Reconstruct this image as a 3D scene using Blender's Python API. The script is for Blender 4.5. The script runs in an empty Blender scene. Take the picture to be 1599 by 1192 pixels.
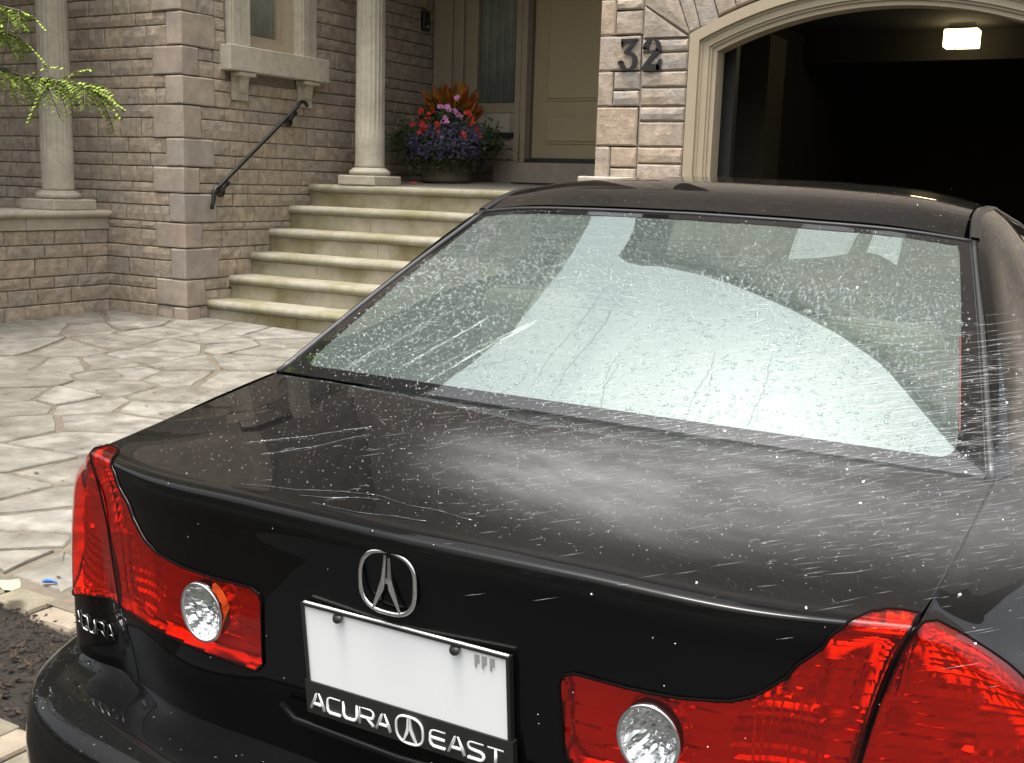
import bpy, bmesh, math, random
from mathutils import Vector, Matrix
from mathutils.geometry import delaunay_2d_cdt
random.seed(7)
PI = math.pi
SC = bpy.context.scene
COL = SC.collection

# ------------------------------------------------------------------ camera, sky, sun, exposure
def make_camera():
    cd = bpy.data.cameras.new('camera'); cam = bpy.data.objects.new('camera', cd); COL.objects.link(cam)
    yaw, pit, rol = -0.521736, 0.175258, 0.031159
    d = Vector((math.sin(yaw)*math.cos(pit), math.cos(yaw)*math.cos(pit), -math.sin(pit)))
    r0 = Vector((math.cos(yaw), -math.sin(yaw), 0)); u0 = r0.cross(d)
    r = r0*math.cos(rol)+u0*math.sin(rol); u = -r0*math.sin(rol)+u0*math.cos(rol)
    m = Matrix((r, u, -d)).transposed().to_4x4(); m.translation = (0, 0, 1.43)
    cam.matrix_world = m
    cd.sensor_width = 36; cd.lens = 1750/1599*36; cd.clip_start = .03; cd.clip_end = 600
    SC.camera = cam
make_camera()
SUN_EL, SUN_AZ = 79, 185          # overcast: the bright patch of the sky stands high over the house
W = bpy.data.worlds.new('World'); SC.world = W; W.use_nodes = True
nt = W.node_tree; nt.nodes.clear()
sky = nt.nodes.new('ShaderNodeTexSky'); sky.sky_type = 'NISHITA'; sky.sun_disc = False
sky.sun_elevation = math.radians(SUN_EL); sky.sun_rotation = math.radians(SUN_AZ)
sky.air_density = 1.0; sky.dust_density = 8.0; sky.ozone_density = 1.0
hsv = nt.nodes.new('ShaderNodeHueSaturation'); hsv.inputs['Saturation'].default_value = .22
bg = nt.nodes.new('ShaderNodeBackground'); bg.inputs[1].default_value = .15
wo = nt.nodes.new('ShaderNodeOutputWorld')
nt.links.new(sky.outputs[0], hsv.inputs['Color']); nt.links.new(hsv.outputs[0], bg.inputs[0]); nt.links.new(bg.outputs[0], wo.inputs[0])
sd = bpy.data.lights.new('sun', 'SUN'); sd.energy = 1.1; sd.angle = math.radians(14); sd.color = (1, .96, .9)
so = bpy.data.objects.new('sun', sd); COL.objects.link(so)
el, az = math.radians(SUN_EL), math.radians(SUN_AZ)
sdir = Vector((math.sin(az)*math.cos(el), math.cos(az)*math.cos(el), math.sin(el)))
so.rotation_euler = sdir.to_track_quat('Z', 'Y').to_euler(); so.location = (0, -6, 12)
vs = SC.view_settings; vs.view_transform = 'Standard'; vs.look = 'None'; vs.gamma = 1; vs.use_curve_mapping = False
vs.exposure = 1.35
SC.cycles.max_bounces = 8; SC.cycles.transparent_max_bounces = 24; SC.cycles.caustics_reflective = False; SC.cycles.caustics_refractive = False
SC.cycles.use_denoising = True

# ------------------------------------------------------------------ materials
MATS = {}
def N(nt, t, **k):
    n = nt.nodes.new(t)
    for a, b in k.items(): setattr(n, a, b)
    return n
def pmat(name, col, rough=.6, metal=0, noise=0, nscale=8, bump=0, bscale=60, coat=0, spec=.5, rnd=None, emis=None, detail=6, ior=1.5, tint=None, mix_scale=2.0, coatr=.03):
    """principled with procedural variation. rnd: list of colours picked per object at random; tint: second colour mixed by large noise"""
    if name in MATS: return MATS[name]
    m = bpy.data.materials.new(name); m.use_nodes = True; MATS[name] = m
    nt = m.node_tree; b = nt.nodes['Principled BSDF']; L = nt.links.new
    b.inputs['Roughness'].default_value = rough; b.inputs['Metallic'].default_value = metal
    b.inputs['Coat Weight'].default_value = coat; b.inputs['Coat Roughness'].default_value = coatr
    b.inputs['Specular IOR Level'].default_value = spec; b.inputs['IOR'].default_value = ior
    tc = N(nt, 'ShaderNodeTexCoord'); src = None
    geo = tc.outputs['Object']
    if rnd:
        oi = N(nt, 'ShaderNodeObjectInfo'); cr = N(nt, 'ShaderNodeValToRGB'); cr.color_ramp.interpolation = 'CONSTANT'
        els = cr.color_ramp.elements
        while len(els) < len(rnd): els.new(.5)
        for i, c in enumerate(rnd): els[i].position = i/len(rnd); els[i].color = (*c, 1)
        L(oi.outputs['Random'], cr.inputs[0]); src = cr.outputs[0]
        g2 = N(nt, 'ShaderNodeVectorMath', operation='ADD'); L(geo, g2.inputs[0])
        sc = N(nt, 'ShaderNodeVectorMath', operation='SCALE'); L(oi.outputs['Random'], sc.inputs['Scale']); sc.inputs[0].default_value = (91, 57, 33)
        L(sc.outputs[0], g2.inputs[1]); geo = g2.outputs[0]
    if tint:
        nz = N(nt, 'ShaderNodeTexNoise'); nz.inputs['Scale'].default_value = mix_scale; nz.inputs['Detail'].default_value = 4; L(geo, nz.inputs['Vector'])
        mr = N(nt, 'ShaderNodeMapRange'); mr.inputs[1].default_value = .42; mr.inputs[2].default_value = .66; L(nz.outputs['Fac'], mr.inputs[0])
        mx = N(nt, 'ShaderNodeMix', data_type='RGBA'); L(mr.outputs[0], mx.inputs[0])
        if src: L(src, mx.inputs[6])
        else: mx.inputs[6].default_value = (*col, 1)
        mx.inputs[7].default_value = (*tint, 1); src = mx.outputs[2]
    if noise:
        nz = N(nt, 'ShaderNodeTexNoise'); nz.inputs['Scale'].default_value = nscale; nz.inputs['Detail'].default_value = detail; nz.inputs['Roughness'].default_value = .65; L(geo, nz.inputs['Vector'])
        mr = N(nt, 'ShaderNodeMapRange'); mr.inputs[1].default_value = .25; mr.inputs[2].default_value = .75
        mr.inputs[3].default_value = 1-noise; mr.inputs[4].default_value = 1+noise; L(nz.outputs['Fac'], mr.inputs[0])
        mx = N(nt, 'ShaderNodeVectorMath', operation='MULTIPLY')
        if src: L(src, mx.inputs[0])
        else: mx.inputs[0].default_value = col
        L(mr.outputs[0], mx.inputs[1]); src = mx.outputs[0]
    if src: L(src, b.inputs['Base Color'])
    else: b.inputs['Base Color'].default_value = (*col, 1)
    if bump:
        nb = N(nt, 'ShaderNodeTexNoise'); nb.inputs['Scale'].default_value = bscale; nb.inputs['Detail'].default_value = 8; nb.inputs['Roughness'].default_value = .7; L(geo, nb.inputs['Vector'])
        bp = N(nt, 'ShaderNodeBump'); bp.inputs['Strength'].default_value = 1; bp.inputs['Distance'].default_value = bump
        L(nb.outputs['Fac'], bp.inputs['Height']); L(bp.outputs[0], b.inputs['Normal'])
    if emis: b.inputs['Emission Color'].default_value = (*emis[:3], 1); b.inputs['Emission Strength'].default_value = emis[3]
    return m
def glassmat(name, tint, ior=1.5, rough=.0, gcol=(1, 1, 1), bump=0, bscale=40, haze=0, hazecol=(.5, .5, .5)):
    """see-through tinted pane: fresnel mix of tinted transparency and mirror, optional film"""
    if name in MATS: return MATS[name]
    m = bpy.data.materials.new(name); m.use_nodes = True; MATS[name] = m
    nt = m.node_tree; nt.nodes.clear(); L = nt.links.new
    o = N(nt, 'ShaderNodeOutputMaterial'); t = N(nt, 'ShaderNodeBsdfTransparent'); t.inputs[0].default_value = (*tint, 1)
    g = N(nt, 'ShaderNodeBsdfGlossy'); g.inputs['Roughness'].default_value = rough; g.inputs[0].default_value = (*gcol, 1)
    f = N(nt, 'ShaderNodeFresnel'); ge = N(nt, 'ShaderNodeNewGeometry'); im = N(nt, 'ShaderNodeMix', data_type='FLOAT')   # same reflectance from either side of a thin sheet
    im.inputs[2].default_value = ior; im.inputs[3].default_value = 1/ior; L(ge.outputs['Backfacing'], im.inputs[0]); L(im.outputs[0], f.inputs[0])
    mx = N(nt, 'ShaderNodeMixShader'); L(f.outputs[0], mx.inputs[0])
    base = t.outputs[0]
    if haze:
        df = N(nt, 'ShaderNodeBsdfDiffuse'); df.inputs[0].default_value = (*hazecol, 1)
        m2 = N(nt, 'ShaderNodeMixShader'); m2.inputs[0].default_value = haze; L(t.outputs[0], m2.inputs[1]); L(df.outputs[0], m2.inputs[2]); base = m2.outputs[0]
    L(base, mx.inputs[1]); L(g.outputs[0], mx.inputs[2]); L(mx.outputs[0], o.inputs[0])
    if bump:
        tc = N(nt, 'ShaderNodeTexCoord'); nb = N(nt, 'ShaderNodeTexNoise'); nb.inputs['Scale'].default_value = bscale; nb.inputs['Detail'].default_value = 3; L(tc.outputs['Object'], nb.inputs['Vector'])
        bp = N(nt, 'ShaderNodeBump'); bp.inputs['Strength'].default_value = 1; bp.inputs['Distance'].default_value = bump
        L(nb.outputs['Fac'], bp.inputs['Height']); L(bp.outputs[0], g.inputs['Normal']); L(bp.outputs[0], f.inputs['Normal'])
    return m

STONE_RND = [(0.336, 0.274, 0.206), (0.372, 0.306, 0.23), (0.318, 0.274, 0.218), (0.348, 0.292, 0.228), (0.39, 0.312, 0.224), (0.33, 0.28, 0.224), (0.366, 0.288, 0.212), (0.306, 0.262, 0.214)]
M_STONE = pmat('stone_block', (.3, .24, .19), .85, rnd=STONE_RND, noise=.42, nscale=14, bump=.010, bscale=30, tint=(.32, .258, .198), mix_scale=6)
M_QUOIN = pmat('quoin_stone', (.3, .25, .2), .85, rnd=[(0.345, 0.282, 0.232), (0.367, 0.299, 0.237), (0.316, 0.271, 0.232), (0.356, 0.277, 0.22)], noise=.22, nscale=9, bump=.004, bscale=30, tint=(.28, .24, .2), mix_scale=4)
M_PIER = pmat('lit_pier_stone', (.4, .33, .27), .85, rnd=[(.37, .30, .24), (.335, .285, .24), (.395, .30, .215), (.35, .285, .225), (.32, .28, .24)], noise=.34, nscale=14, bump=.009, bscale=30, tint=(.385, .305, .23), mix_scale=5)  # same stone as the walls, coloured lighter for the stronger light here
M_MORTAR = pmat('mortar', (.20, .165, .135), .95, noise=.2, nscale=20, bump=.002)
M_LIME = pmat('limestone', (.42, .38, .305), .8, noise=.18, nscale=14, bump=.0012, bscale=120, tint=(.35, .315, .24), mix_scale=2.2)
M_STEP = pmat('mossy_limestone', (.295, .268, .21), .85, noise=.2, nscale=11, bump=.0018, bscale=90, tint=(.20, .185, .085), mix_scale=2.2)
M_RISER = pmat('stained_riser', (.31, .275, .205), .85, noise=.2, nscale=9, bump=.0015, bscale=90, tint=(.155, .13, .06), mix_scale=1.9)
M_TRIM = pmat('beige_paint', (.36, .295, .205), .5, noise=.05, nscale=6)
M_DOOR = pmat('door_paint', (.40, .325, .195), .45, noise=.05, nscale=4)
M_DARKTRIM = pmat('dark_threshold', (.03, .028, .025), .5)
M_WHITE = pmat('white_paint', (.62, .6, .55), .5)
M_IRON = pmat('black_iron', (.008, .009, .008), .35, noise=.2, nscale=30)
M_NUM = pmat('black_number', (.012, .012, .012), .5)
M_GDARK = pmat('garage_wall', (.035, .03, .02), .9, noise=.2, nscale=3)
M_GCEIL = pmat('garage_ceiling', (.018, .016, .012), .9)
M_FLAG = pmat('flagstone', (.28, .255, .205), .85, rnd=[(0.218, 0.204, 0.172), (0.193, 0.179, 0.147), (0.244, 0.228, 0.197), (0.206, 0.19, 0.158), (0.185, 0.173, 0.144)], noise=.45, nscale=7, bump=.010, bscale=14, tint=(.135, .12, .095), mix_scale=3.4)
M_JOINT = pmat('sand_joint', (.135, .112, .082), .95, noise=.3, nscale=14, bump=.004, bscale=60)
M_SOIL = pmat('mulch_soil', (.018, .013, .009), .95, noise=.6, nscale=30, bump=.02, bscale=45)
M_PAVER = pmat('edging_paver', (.2, .17, .12), .9, rnd=[(.19, .165, .115), (.23, .19, .14), (.16, .14, .10)], noise=.3, nscale=14, bump=.004, bscale=50)
M_ASPH = pmat('driveway_asphalt', (.05, .05, .05), .9, noise=.3, nscale=60, bump=.004, bscale=220)
M_GRASS = pmat('lawn_ground', (.03, .045, .015), .95, noise=.5, nscale=12, bump=.02, bscale=30)
M_WGLASS = pmat('window_glass', (.02, .025, .025), .04, spec=.6)
M_CURTAIN = pmat('curtain_cloth', (.36, .36, .32), .9, noise=.2, nscale=5)
M_POT = pmat('terracotta_pot', (.085, .065, .04), .85, noise=.35, nscale=9, bump=.003, bscale=40)
M_BLACKP = pmat('black_car_paint', (.0045, .0045, .0045), .28, coat=1.0, coatr=.012, ior=1.4, spec=.03); M_BLACKP.node_tree.nodes['Principled BSDF'].inputs['Coat IOR'].default_value = 1.27
M_BLACKTRIM = pmat('black_rubber', (.012, .012, .012), .55)
M_FRIT = pmat('black_glass_border', (.006, .006, .006), .03, spec=.8)
M_CHROME = pmat('chrome', (.75, .75, .74), .12, metal=1)
M_SILVER = pmat('lamp_reflector', (.82, .82, .82), .12, metal=1)
M_TYRE = pmat('tyre_rubber', (.015, .015, .015), .8)
M_SEAT = pmat('seat_leather', (.28, .25, .19), .6)
M_SHELF = pmat('parcel_shelf', (.012, .012, .012), .9)
M_PLATE = pmat('plate_reflective_white', (1, 1, .99), .35, spec=.3)
M_PLFRAME = pmat('plate_frame', (.02, .02, .018), .4)
M_LETTER = pmat('white_lettering', (.85, .85, .85), .5)
M_REDIN = pmat('red_reflector', (.86, .76, .7), .13, metal=.85)
M_LAMPBLACK = pmat('lamp_housing', (.004, .002, .002), .9, spec=.1)
M_REDLENS = glassmat('red_lens', (.99, .125, .02), ior=1.45, haze=.05, hazecol=(.6, .01, .004))  # diffuse red share brightens the lens in place of missing flash light
M_CLEAR = glassmat('clear_lens', (.92, .93, .92), ior=1.45)
M_RGLASS = glassmat('rear_glass', (.5, .57, .53), ior=3.0, haze=.12, hazecol=(.46, .56, .50), gcol=(.875, 1, .96))
M_SGLASS = glassmat('side_glass', (.12, .14, .13), ior=1.6)
M_WATER = glassmat('water', (.9, .92, .92), ior=1.6)

# ------------------------------------------------------------------ object helpers
WM = {}
def link(name, me, mat=None, parent=None, loc=None, smooth=False):
    o = bpy.data.objects.new(name, me); COL.objects.link(o)
    if mat is not None and hasattr(me, 'materials') and not me.materials: me.materials.append(mat)
    if parent:
        o.parent = parent
        if parent.name in WM: o.matrix_parent_inverse = WM[parent.name].inverted()   # shapes are given in world coordinates
    if loc is not None: o.location = loc
    return o
def tag(o, label=None, cat=None, group=None, kind=None):
    if label: o['label'] = label
    if cat: o['category'] = cat
    if group: o['group'] = group
    if kind: o['kind'] = kind
    return o
def thing(name, label, cat, loc=(0, 0, 0), group=None):
    o = bpy.data.objects.new(name, None); COL.objects.link(o); o.location = loc
    WM[o.name] = Matrix.Translation(loc)
    return tag(o, label, cat, group)
class MB:
    """collects geometry in world/local coordinates"""
    def __init__(s): s.v = []; s.f = []; s.sm = []
    def add(s, v, f, sm=False):
        k = len(s.v); s.v += [tuple(p) for p in v]; s.f += [tuple(i+k for i in q) for q in f]; s.sm += [sm]*len(f)
    def box(s, x0, x1, y0, y1, z0, z1, bev=0):
        if not bev:
            s.add([(x0, y0, z0), (x1, y0, z0), (x1, y1, z0), (x0, y1, z0), (x0, y0, z1), (x1, y0, z1), (x1, y1, z1), (x0, y1, z1)],
                  [(0, 3, 2, 1), (4, 5, 6, 7), (0, 1, 5, 4), (1, 2, 6, 5), (2, 3, 7, 6), (3, 0, 4, 7)]); return s
        bm = bmesh.new(); bmesh.ops.create_cube(bm, size=1)
        for v in bm.verts: v.co = Vector(((x0+x1)/2+v.co.x*(x1-x0), (y0+y1)/2+v.co.y*(y1-y0), (z0+z1)/2+v.co.z*(z1-z0)))
        bmesh.ops.bevel(bm, geom=bm.edges[:], offset=bev, segments=2, profile=.5, affect='EDGES')
        bm.verts.index_update(); s.add([v.co for v in bm.verts], [[v.index for v in f.verts] for f in bm.faces]); bm.free(); return s
    def tube(s, pts, r, n=8, cap=True, radii=None):
        pts = [Vector(p) for p in pts]; V = []; F = []
        for i, p in enumerate(pts):
            a = pts[max(i-1, 0)]; b = pts[min(i+1, len(pts)-1)]; t = (b-a).normalized()
            u = t.orthogonal().normalized() if i == 0 else (u-t*u.dot(t)).normalized()
            w = t.cross(u); rr = radii[i] if radii else r
            V += [p+u*rr*math.cos(2*PI*k/n)+w*rr*math.sin(2*PI*k/n) for k in range(n)]
        for i in range(len(pts)-1):
            for k in range(n): F.append((i*n+k, i*n+(k+1) % n, (i+1)*n+(k+1) % n, (i+1)*n+k))
        if cap: F.append(tuple(range(n-1, -1, -1))); F.append(tuple((len(pts)-1)*n+k for k in range(n)))
        s.add(V, F, True); return s
    def lathe(s, prof, c=(0, 0), n=32, flute=None):
        V = []; F = []
        for r, z in prof:
            for k in range(n):
                rr = r*(flute(k, z) if flute else 1); V.append((c[0]+rr*math.cos(2*PI*k/n), c[1]+rr*math.sin(2*PI*k/n), z))
        for i in range(len(prof)-1):
            for k in range(n): F.append((i*n+k, i*n+(k+1) % n, (i+1)*n+(k+1) % n, (i+1)*n+k))
        F.append(tuple(range(n-1, -1, -1))); F.append(tuple((len(prof)-1)*n+k for k in range(n)))
        s.add(V, F, True); return s
    def prism(s, poly, fn, d0, d1):
        """poly: 2-D outline; fn(a, b, d) maps to 3-D"""
        n = len(poly); V = [fn(a, b, d0) for a, b in poly]+[fn(a, b, d1) for a, b in poly]
        F = [tuple(range(n)), tuple(range(2*n-1, n-1, -1))]+[(i, (i+1) % n, n+(i+1) % n, n+i) for i in range(n)]
        s.add(V, F); return s
    def mesh(s, name):
        me = bpy.data.meshes.new(name); me.from_pydata(s.v, [], s.f)
        me.polygons.foreach_set('use_smooth', s.sm); me.validate(); me.update(); return me
    def build(s, name, mat, parent=None, fixn=True):
        me = s.mesh(name)
        if fixn:
            bm = bmesh.new(); bm.from_mesh(me); bmesh.ops.recalc_face_normals(bm, faces=bm.faces); bm.to_mesh(me); bm.free()
        return link(name, me, mat, parent)
def wall_xform(o, udir, ndir):
    """matrix for a block whose local x runs along udir, local y into the wall (-ndir), local z up"""
    m = Matrix((Vector(udir), -Vector(ndir), Vector((0, 0, 1)))).transposed().to_4x4(); m.translation = o; return m
BC = {}
def block_mesh(w, h, d, var, rough=.004, ch=.012):
    """rough-faced stone: chamfered front with uneven vertices; front at local y=0, depth d"""
    key = (round(w, 2), round(h, 3), round(d, 3), var, ch)
    if key in BC: return BC[key]
    rr = random.Random(str(key)); w, h = key[0], key[1]
    nx = max(2, min(4, int(w/.09)+1)); V = []; F = []
    xs = [ch+(w-2*ch)*i/nx for i in range(nx+1)]; zs = [ch, h/2, h-ch]
    for z in zs:
        for x in xs:
            e = rr.uniform(-1, 1)*rough
            V.append((x+rr.uniform(-.3, .3)*rough, -rough+e if 0 < zs.index(z) < 2 else e*.5, z+rr.uniform(-.5, .5)*rough))
    n = nx+1
    for j in range(2):
        for i in range(nx): F.append((j*n+i, j*n+i+1, (j+1)*n+i+1, (j+1)*n+i))
    ring = [j for j in range(n)]+[n+n-1]+[2*n+n-1-i for i in range(n)]+[n]
    rv = []
    for q in ring:
        x, y, z = V[q]
        ex = -ch if q % n == 0 else (ch if q % n == n-1 else 0); ez = -ch if q//n == 0 else (ch if q//n == 2 else 0)
        rv.append((min(w, max(0, x+ex*1.02)), ch*.9, min(h, max(0, z+ez*1.02))))
    k = len(V); V += rv; m = len(ring)
    for i in range(m): F.append((ring[(i+1) % m], ring[i], k+i, k+(i+1) % m))
    k2 = len(V); V += [(a, d, c) for a, b, c in rv]
    for i in range(m): F.append((k+(i+1) % m, k+i, k2+i, k2+(i+1) % m))
    me = bpy.data.meshes.new('stone_block'); me.from_pydata(V, [], F); me.update()
    BC[key] = me; return me
def place_block(parent, name, mat, O, udir, ndir, u0, u1, z0, z1, d=.08, gap=.006, proud=0, rough=.004, ch=.008):
    w = u1-u0-gap; h = z1-z0-gap
    if w < .02 or h < .02: return
    me = block_mesh(w, h, d, random.randrange(5), rough, ch)
    if not me.materials: me.materials.append(mat)
    elif me.materials[0] != mat:
        me = me.copy(); me.materials[0] = mat
    o = bpy.data.objects.new(name, me); COL.objects.link(o); o.parent = parent; o.matrix_parent_inverse = WM[parent.name].inverted()
    p = Vector(O)+Vector(udir)*(u0+gap/2)+Vector(ndir)*(proud+random.uniform(-.003, .003)); p.z = z0+gap/2
    o.matrix_basis = wall_xform(p, udir, ndir); return o
def courses(parent, O, udir, ndir, rows, u0, u1, holes=(), lo=.17, hi=.36, mat=None, left=None, right=None):
    """rows of random-length stones between u0 and u1; holes = (ua, ub, za, zb); left/right give the ends row by row"""
    for i, (z0, z1) in enumerate(rows):
        a = u0 if left is None else left[i]; b = u1 if right is None else right[i]
        spans = [(a, b)]
        for ha, hb, za, zb in holes:
            if z1 > za+.02 and z0 < zb-.02:
                ns = []
                for p, q in spans:
                    if hb <= p or ha >= q: ns.append((p, q)); continue
                    if ha > p: ns.append((p, ha))
                    if hb < q: ns.append((hb, q))
                spans = ns
        for p, q in spans:
            u = p
            while u < q-.01:
                w = random.uniform(lo, hi)
                if q-u-w < lo*.6: w = q-u
                w = min(w, q-u); place_block(parent, 'stone', mat or M_STONE, O, udir, ndir, u, u+w, z0, z1); u += w

# ------------------------------------------------------------------ ground
def PZ(x, y): return .118-.02*(x+7.5)+.024*(y-7.21)      # the patio falls towards the drive
def sheet(name, x0, x1, y0, y1, fz, mat, nx=2, ny=2, kind='structure'):
    mb = MB(); V = [(x0+(x1-x0)*i/nx, y0+(y1-y0)*j/ny) for j in range(ny+1) for i in range(nx+1)]
    mb.add([(x, y, fz(x, y)) for x, y in V], [(j*(nx+1)+i, j*(nx+1)+i+1, (j+1)*(nx+1)+i+1, (j+1)*(nx+1)+i) for j in range(ny) for i in range(nx)])
    return tag(mb.build(name, mat), kind=kind)
sheet('ground', -150, 150, -150, 150, lambda x, y: -.30, M_GRASS)
sheet('driveway', -2.1, 2.6, -9, 7.72, lambda x, y: -.02 if y < 5.5 else -.02+(y-5.5)*.05, M_ASPH, 4, 20)
sheet('road', -60, 60, -17, -9, lambda x, y: -.06, M_ASPH)
sheet('garage_floor', -3.5, 2.4, 7.73, 13.7, lambda x, y: .09, pmat('concrete_floor', (.12, .11, .09), .7, noise=.2, nscale=3))
sheet('soil_bed', -9, -2.1, -2.5, 3.6, lambda x, y: -.115+.012*math.sin(7*x)*math.sin(6*y), M_SOIL, 60, 50)
sheet('joint_bed', -16, -2.12, 2.45, 7.9, lambda x, y: PZ(x, y)-.004, M_JOINT, 6, 6)

# mulch flakes on the bed
mb = MB(); rr = random.Random(3)
for i in range(9000):
    x, y = rr.uniform(-4.9, -2.15), rr.uniform(.5, 2.55); a = rr.uniform(0, PI); l = rr.uniform(.003, .014); w = l*rr.uniform(.2, .6); z = -.108+rr.uniform(0, .02)
    ca, sa = math.cos(a), math.sin(a); t = rr.uniform(-.5, .5)
    P = [(x+u*l*ca-v*w*sa, y+u*l*sa+v*w*ca, z+u*l*t+q) for u, v, q in ((-1, -1, 0), (1, -1, 0), (1, 1, 0), (-1, 1, 0), (0, 0, .006))]
    mb.add(P, [(0, 1, 4), (1, 2, 4), (2, 3, 4), (3, 0, 4)])
o = mb.build('mulch', pmat('mulch_flake', (.016, .012, .008), .95, noise=.7, nscale=35, tint=(.055, .033, .018), mix_scale=25)); tag(o, kind='stuff')

# flagstones: cells round hand-placed centres
def voronoi(seeds, box, stretch=1):
    cells = []
    for i, (x, y) in enumerate(seeds):
        poly = [(box[0], box[2]), (box[1], box[2]), (box[1], box[3]), (box[0], box[3])]
        for j, (a, b) in enumerate(seeds):
            if j == i or (a-x)**2+(b-y)**2 > 9: continue
            mx, my, nx, ny = (x+a)/2, (y+b)/2, a-x, b-y; out = []
            for k in range(len(poly)):
                p, q = poly[k], poly[(k+1) % len(poly)]
                dp = (p[0]-mx)*nx+(p[1]-my)*ny; dq = (q[0]-mx)*nx+(q[1]-my)*ny
                if dp <= 0: out.append(p)
                if dp*dq < 0: t = dp/(dp-dq); out.append((p[0]+(q[0]-p[0])*t, p[1]+(q[1]-p[1])*t))
            poly = out
            if len(poly) < 3: break
        if len(poly) >= 3: cells.append(poly)
    return cells
SEEDS = [(-6.11, 4.39), (-5.85, 4.57), (-5.85, 4.94), (-6.16, 5.28), (-5.75, 5.43), (-5.45, 5.59), (-5.39, 4.99), (-5.46, 3.93), (-5.19, 4.31), (-4.93, 3.88), (-4.87, 3.55), (-4.54, 3.51), (-4.52, 3.2), (-4.25, 3.18), (-6.49, 4.74), (-6.65, 5.21), (-6.95, 5.0), (-6.51, 5.43), (-6.45, 5.81), (-6.08, 5.8), (-5.83, 6.13), (-6.31, 6.55), (-7.2, 5.64), (-7.5, 5.49), (-8.13, 5.87), (-8.13, 6.16), (-7.86, 6.42), (-7.71, 6.72), (-7.26, 6.67), (-7.23, 7.0), (-6.84, 7.13), (-6.5, 7.21), (-6.07, 6.89), (-8.06, 6.97), (-8.25, 6.71), (-7.11, 6.1), (-6.67, 6.23), (-6.63, 6.66), (-6.01, 6.57), (-5.87, 4.21), (-5.25, 4.71), (-5.54, 4.55), (-3.85, 2.76), (-3.99, 3.0), (-3.53, 2.69), (-9.0, 7.03), (-9.89, 5.84), (-10.25, 3.74), (-2.21, 3.56), (-9.31, 6.42), (-7.66, 3.12), (-10.44, 5.45), (-3.07, 5.28), (-9.75, 2.9), (-3.25, 3.91), (-4.82, 6.97), (-9.26, 3.29), (-10.37, 6.75), (-10.9, 4.18), (-8.65, 4.55), (-8.36, 2.66), (-4.27, 4.17), (-9.5, 4.6), (-2.38, 2.89), (-10.85, 3.25), (-2.51, 6.09), (-2.28, 5.27), (-6.84, 3.31), (-7.53, 4.26), (-4.62, 5.86), (-5.62, 2.7), (-4.35, 4.91), (-2.84, 7.12), (-9.03, 3.96), (-3.58, 5.75), (-4.13, 6.25), (-4.13, 7.17), (-8.19, 3.96), (-3.74, 5.17), (-2.22, 6.88), (-9.38, 5.27), (-2.32, 4.25), (-3.43, 4.66), (-10.9, 6.34), (-11.0, 7.11), (-10.43, 4.85), (-6.18, 3.51), (-2.91, 3.29), (-10.54, 2.68), (-8.4, 3.25), (-5.14, 6.3), (-8.03, 4.9), (-9.04, 5.86), (-3.24, 6.3), (-9.77, 7.04), (-4.78, 2.66), (-6.25, 2.88), (-9.03, 2.75), (-6.79, 4.19), (-2.62, 4.77), (-6.88, 2.65), (-10.1, 4.33), (-5.51, 3.3), (-8.68, 5.32), (-3.62, 6.8), (-3.1, 2.75), (-3.5, 2.95), (-3.0, 3.15), (-3.75, 2.65)]
def flag(poly, gap, rr):
    """irregular stone from a cell: shrunk, edges broken up, softened top rim"""
    cx = sum(p[0] for p in poly)/len(poly); cy = sum(p[1] for p in poly)/len(poly); pts = []
    n = len(poly)
    for k in range(n):
        p, q = Vector(poly[k]), Vector(poly[(k+1) % n]); L = (q-p).length
        if L < .04: continue
        nrm = Vector((-(q-p).y, (q-p).x)).normalized()
        m = max(2, int(L/.10))
        for s in range(m):
            t = (s+.5*(s > 0)*rr.uniform(.4, 1.6))/m if s else .06
            a = p.lerp(q, min(t, .97)); inn = gap*rr.uniform(.5, 1.7)+rr.uniform(0, .012)
            pts.append(a+nrm*inn)
    return pts, (cx, cy)
patio = thing('patio', 'irregular flagstone patio in front of the stone steps', 'patio', (-5, 5, 0))
rr = random.Random(11)
for poly in voronoi(SEEDS, (-12, -2.14, 2.52, 7.16+.3)):
    pts, c = flag(poly, rr.choice((.007, .011, .016)), rr)
    if len(pts) < 4: continue
    n = len(pts); lift = rr.uniform(-.004, .006); V = []
    for f, dz in ((1, -.03), (1, -.004), (.975, .004)):
        for p in pts: x, y = c[0]+(p.x-c[0])*f, c[1]+(p.y-c[1])*f; V.append((x, y, PZ(x, y)+dz+lift))
    V.append((c[0], c[1], PZ(*c)+.004+lift))
    F = [(k, (k+1) % n, n+(k+1) % n, n+k) for k in range(n)]+[(n+k, n+(k+1) % n, 2*n+(k+1) % n, 2*n+k) for k in range(n)]+[(2*n+k, 2*n+(k+1) % n, 3*n) for k in range(n)]
    mb = MB(); mb.add(V, F); mb.build('flagstone', M_FLAG, patio)
mb = MB()
for i in range(420):
    x, y = rr.uniform(-8, -2.3), rr.uniform(2.6, 7.1); l = rr.uniform(.004, .016); z = PZ(x, y)+.006
    leafy = [(x+l*math.cos(a)*(1+.4*math.cos(2*a)), y+l*.6*math.sin(a), z+rr.uniform(0, .004)) for a in (0, 1.2, 2.4, 3.6, 4.9)]; mb.add(leafy, [(0, 1, 2, 3, 4)])
tag(mb.build('leaf_litter', pmat('litter', (.09, .065, .035), .95, noise=.6, nscale=3)), kind='stuff')
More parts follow.
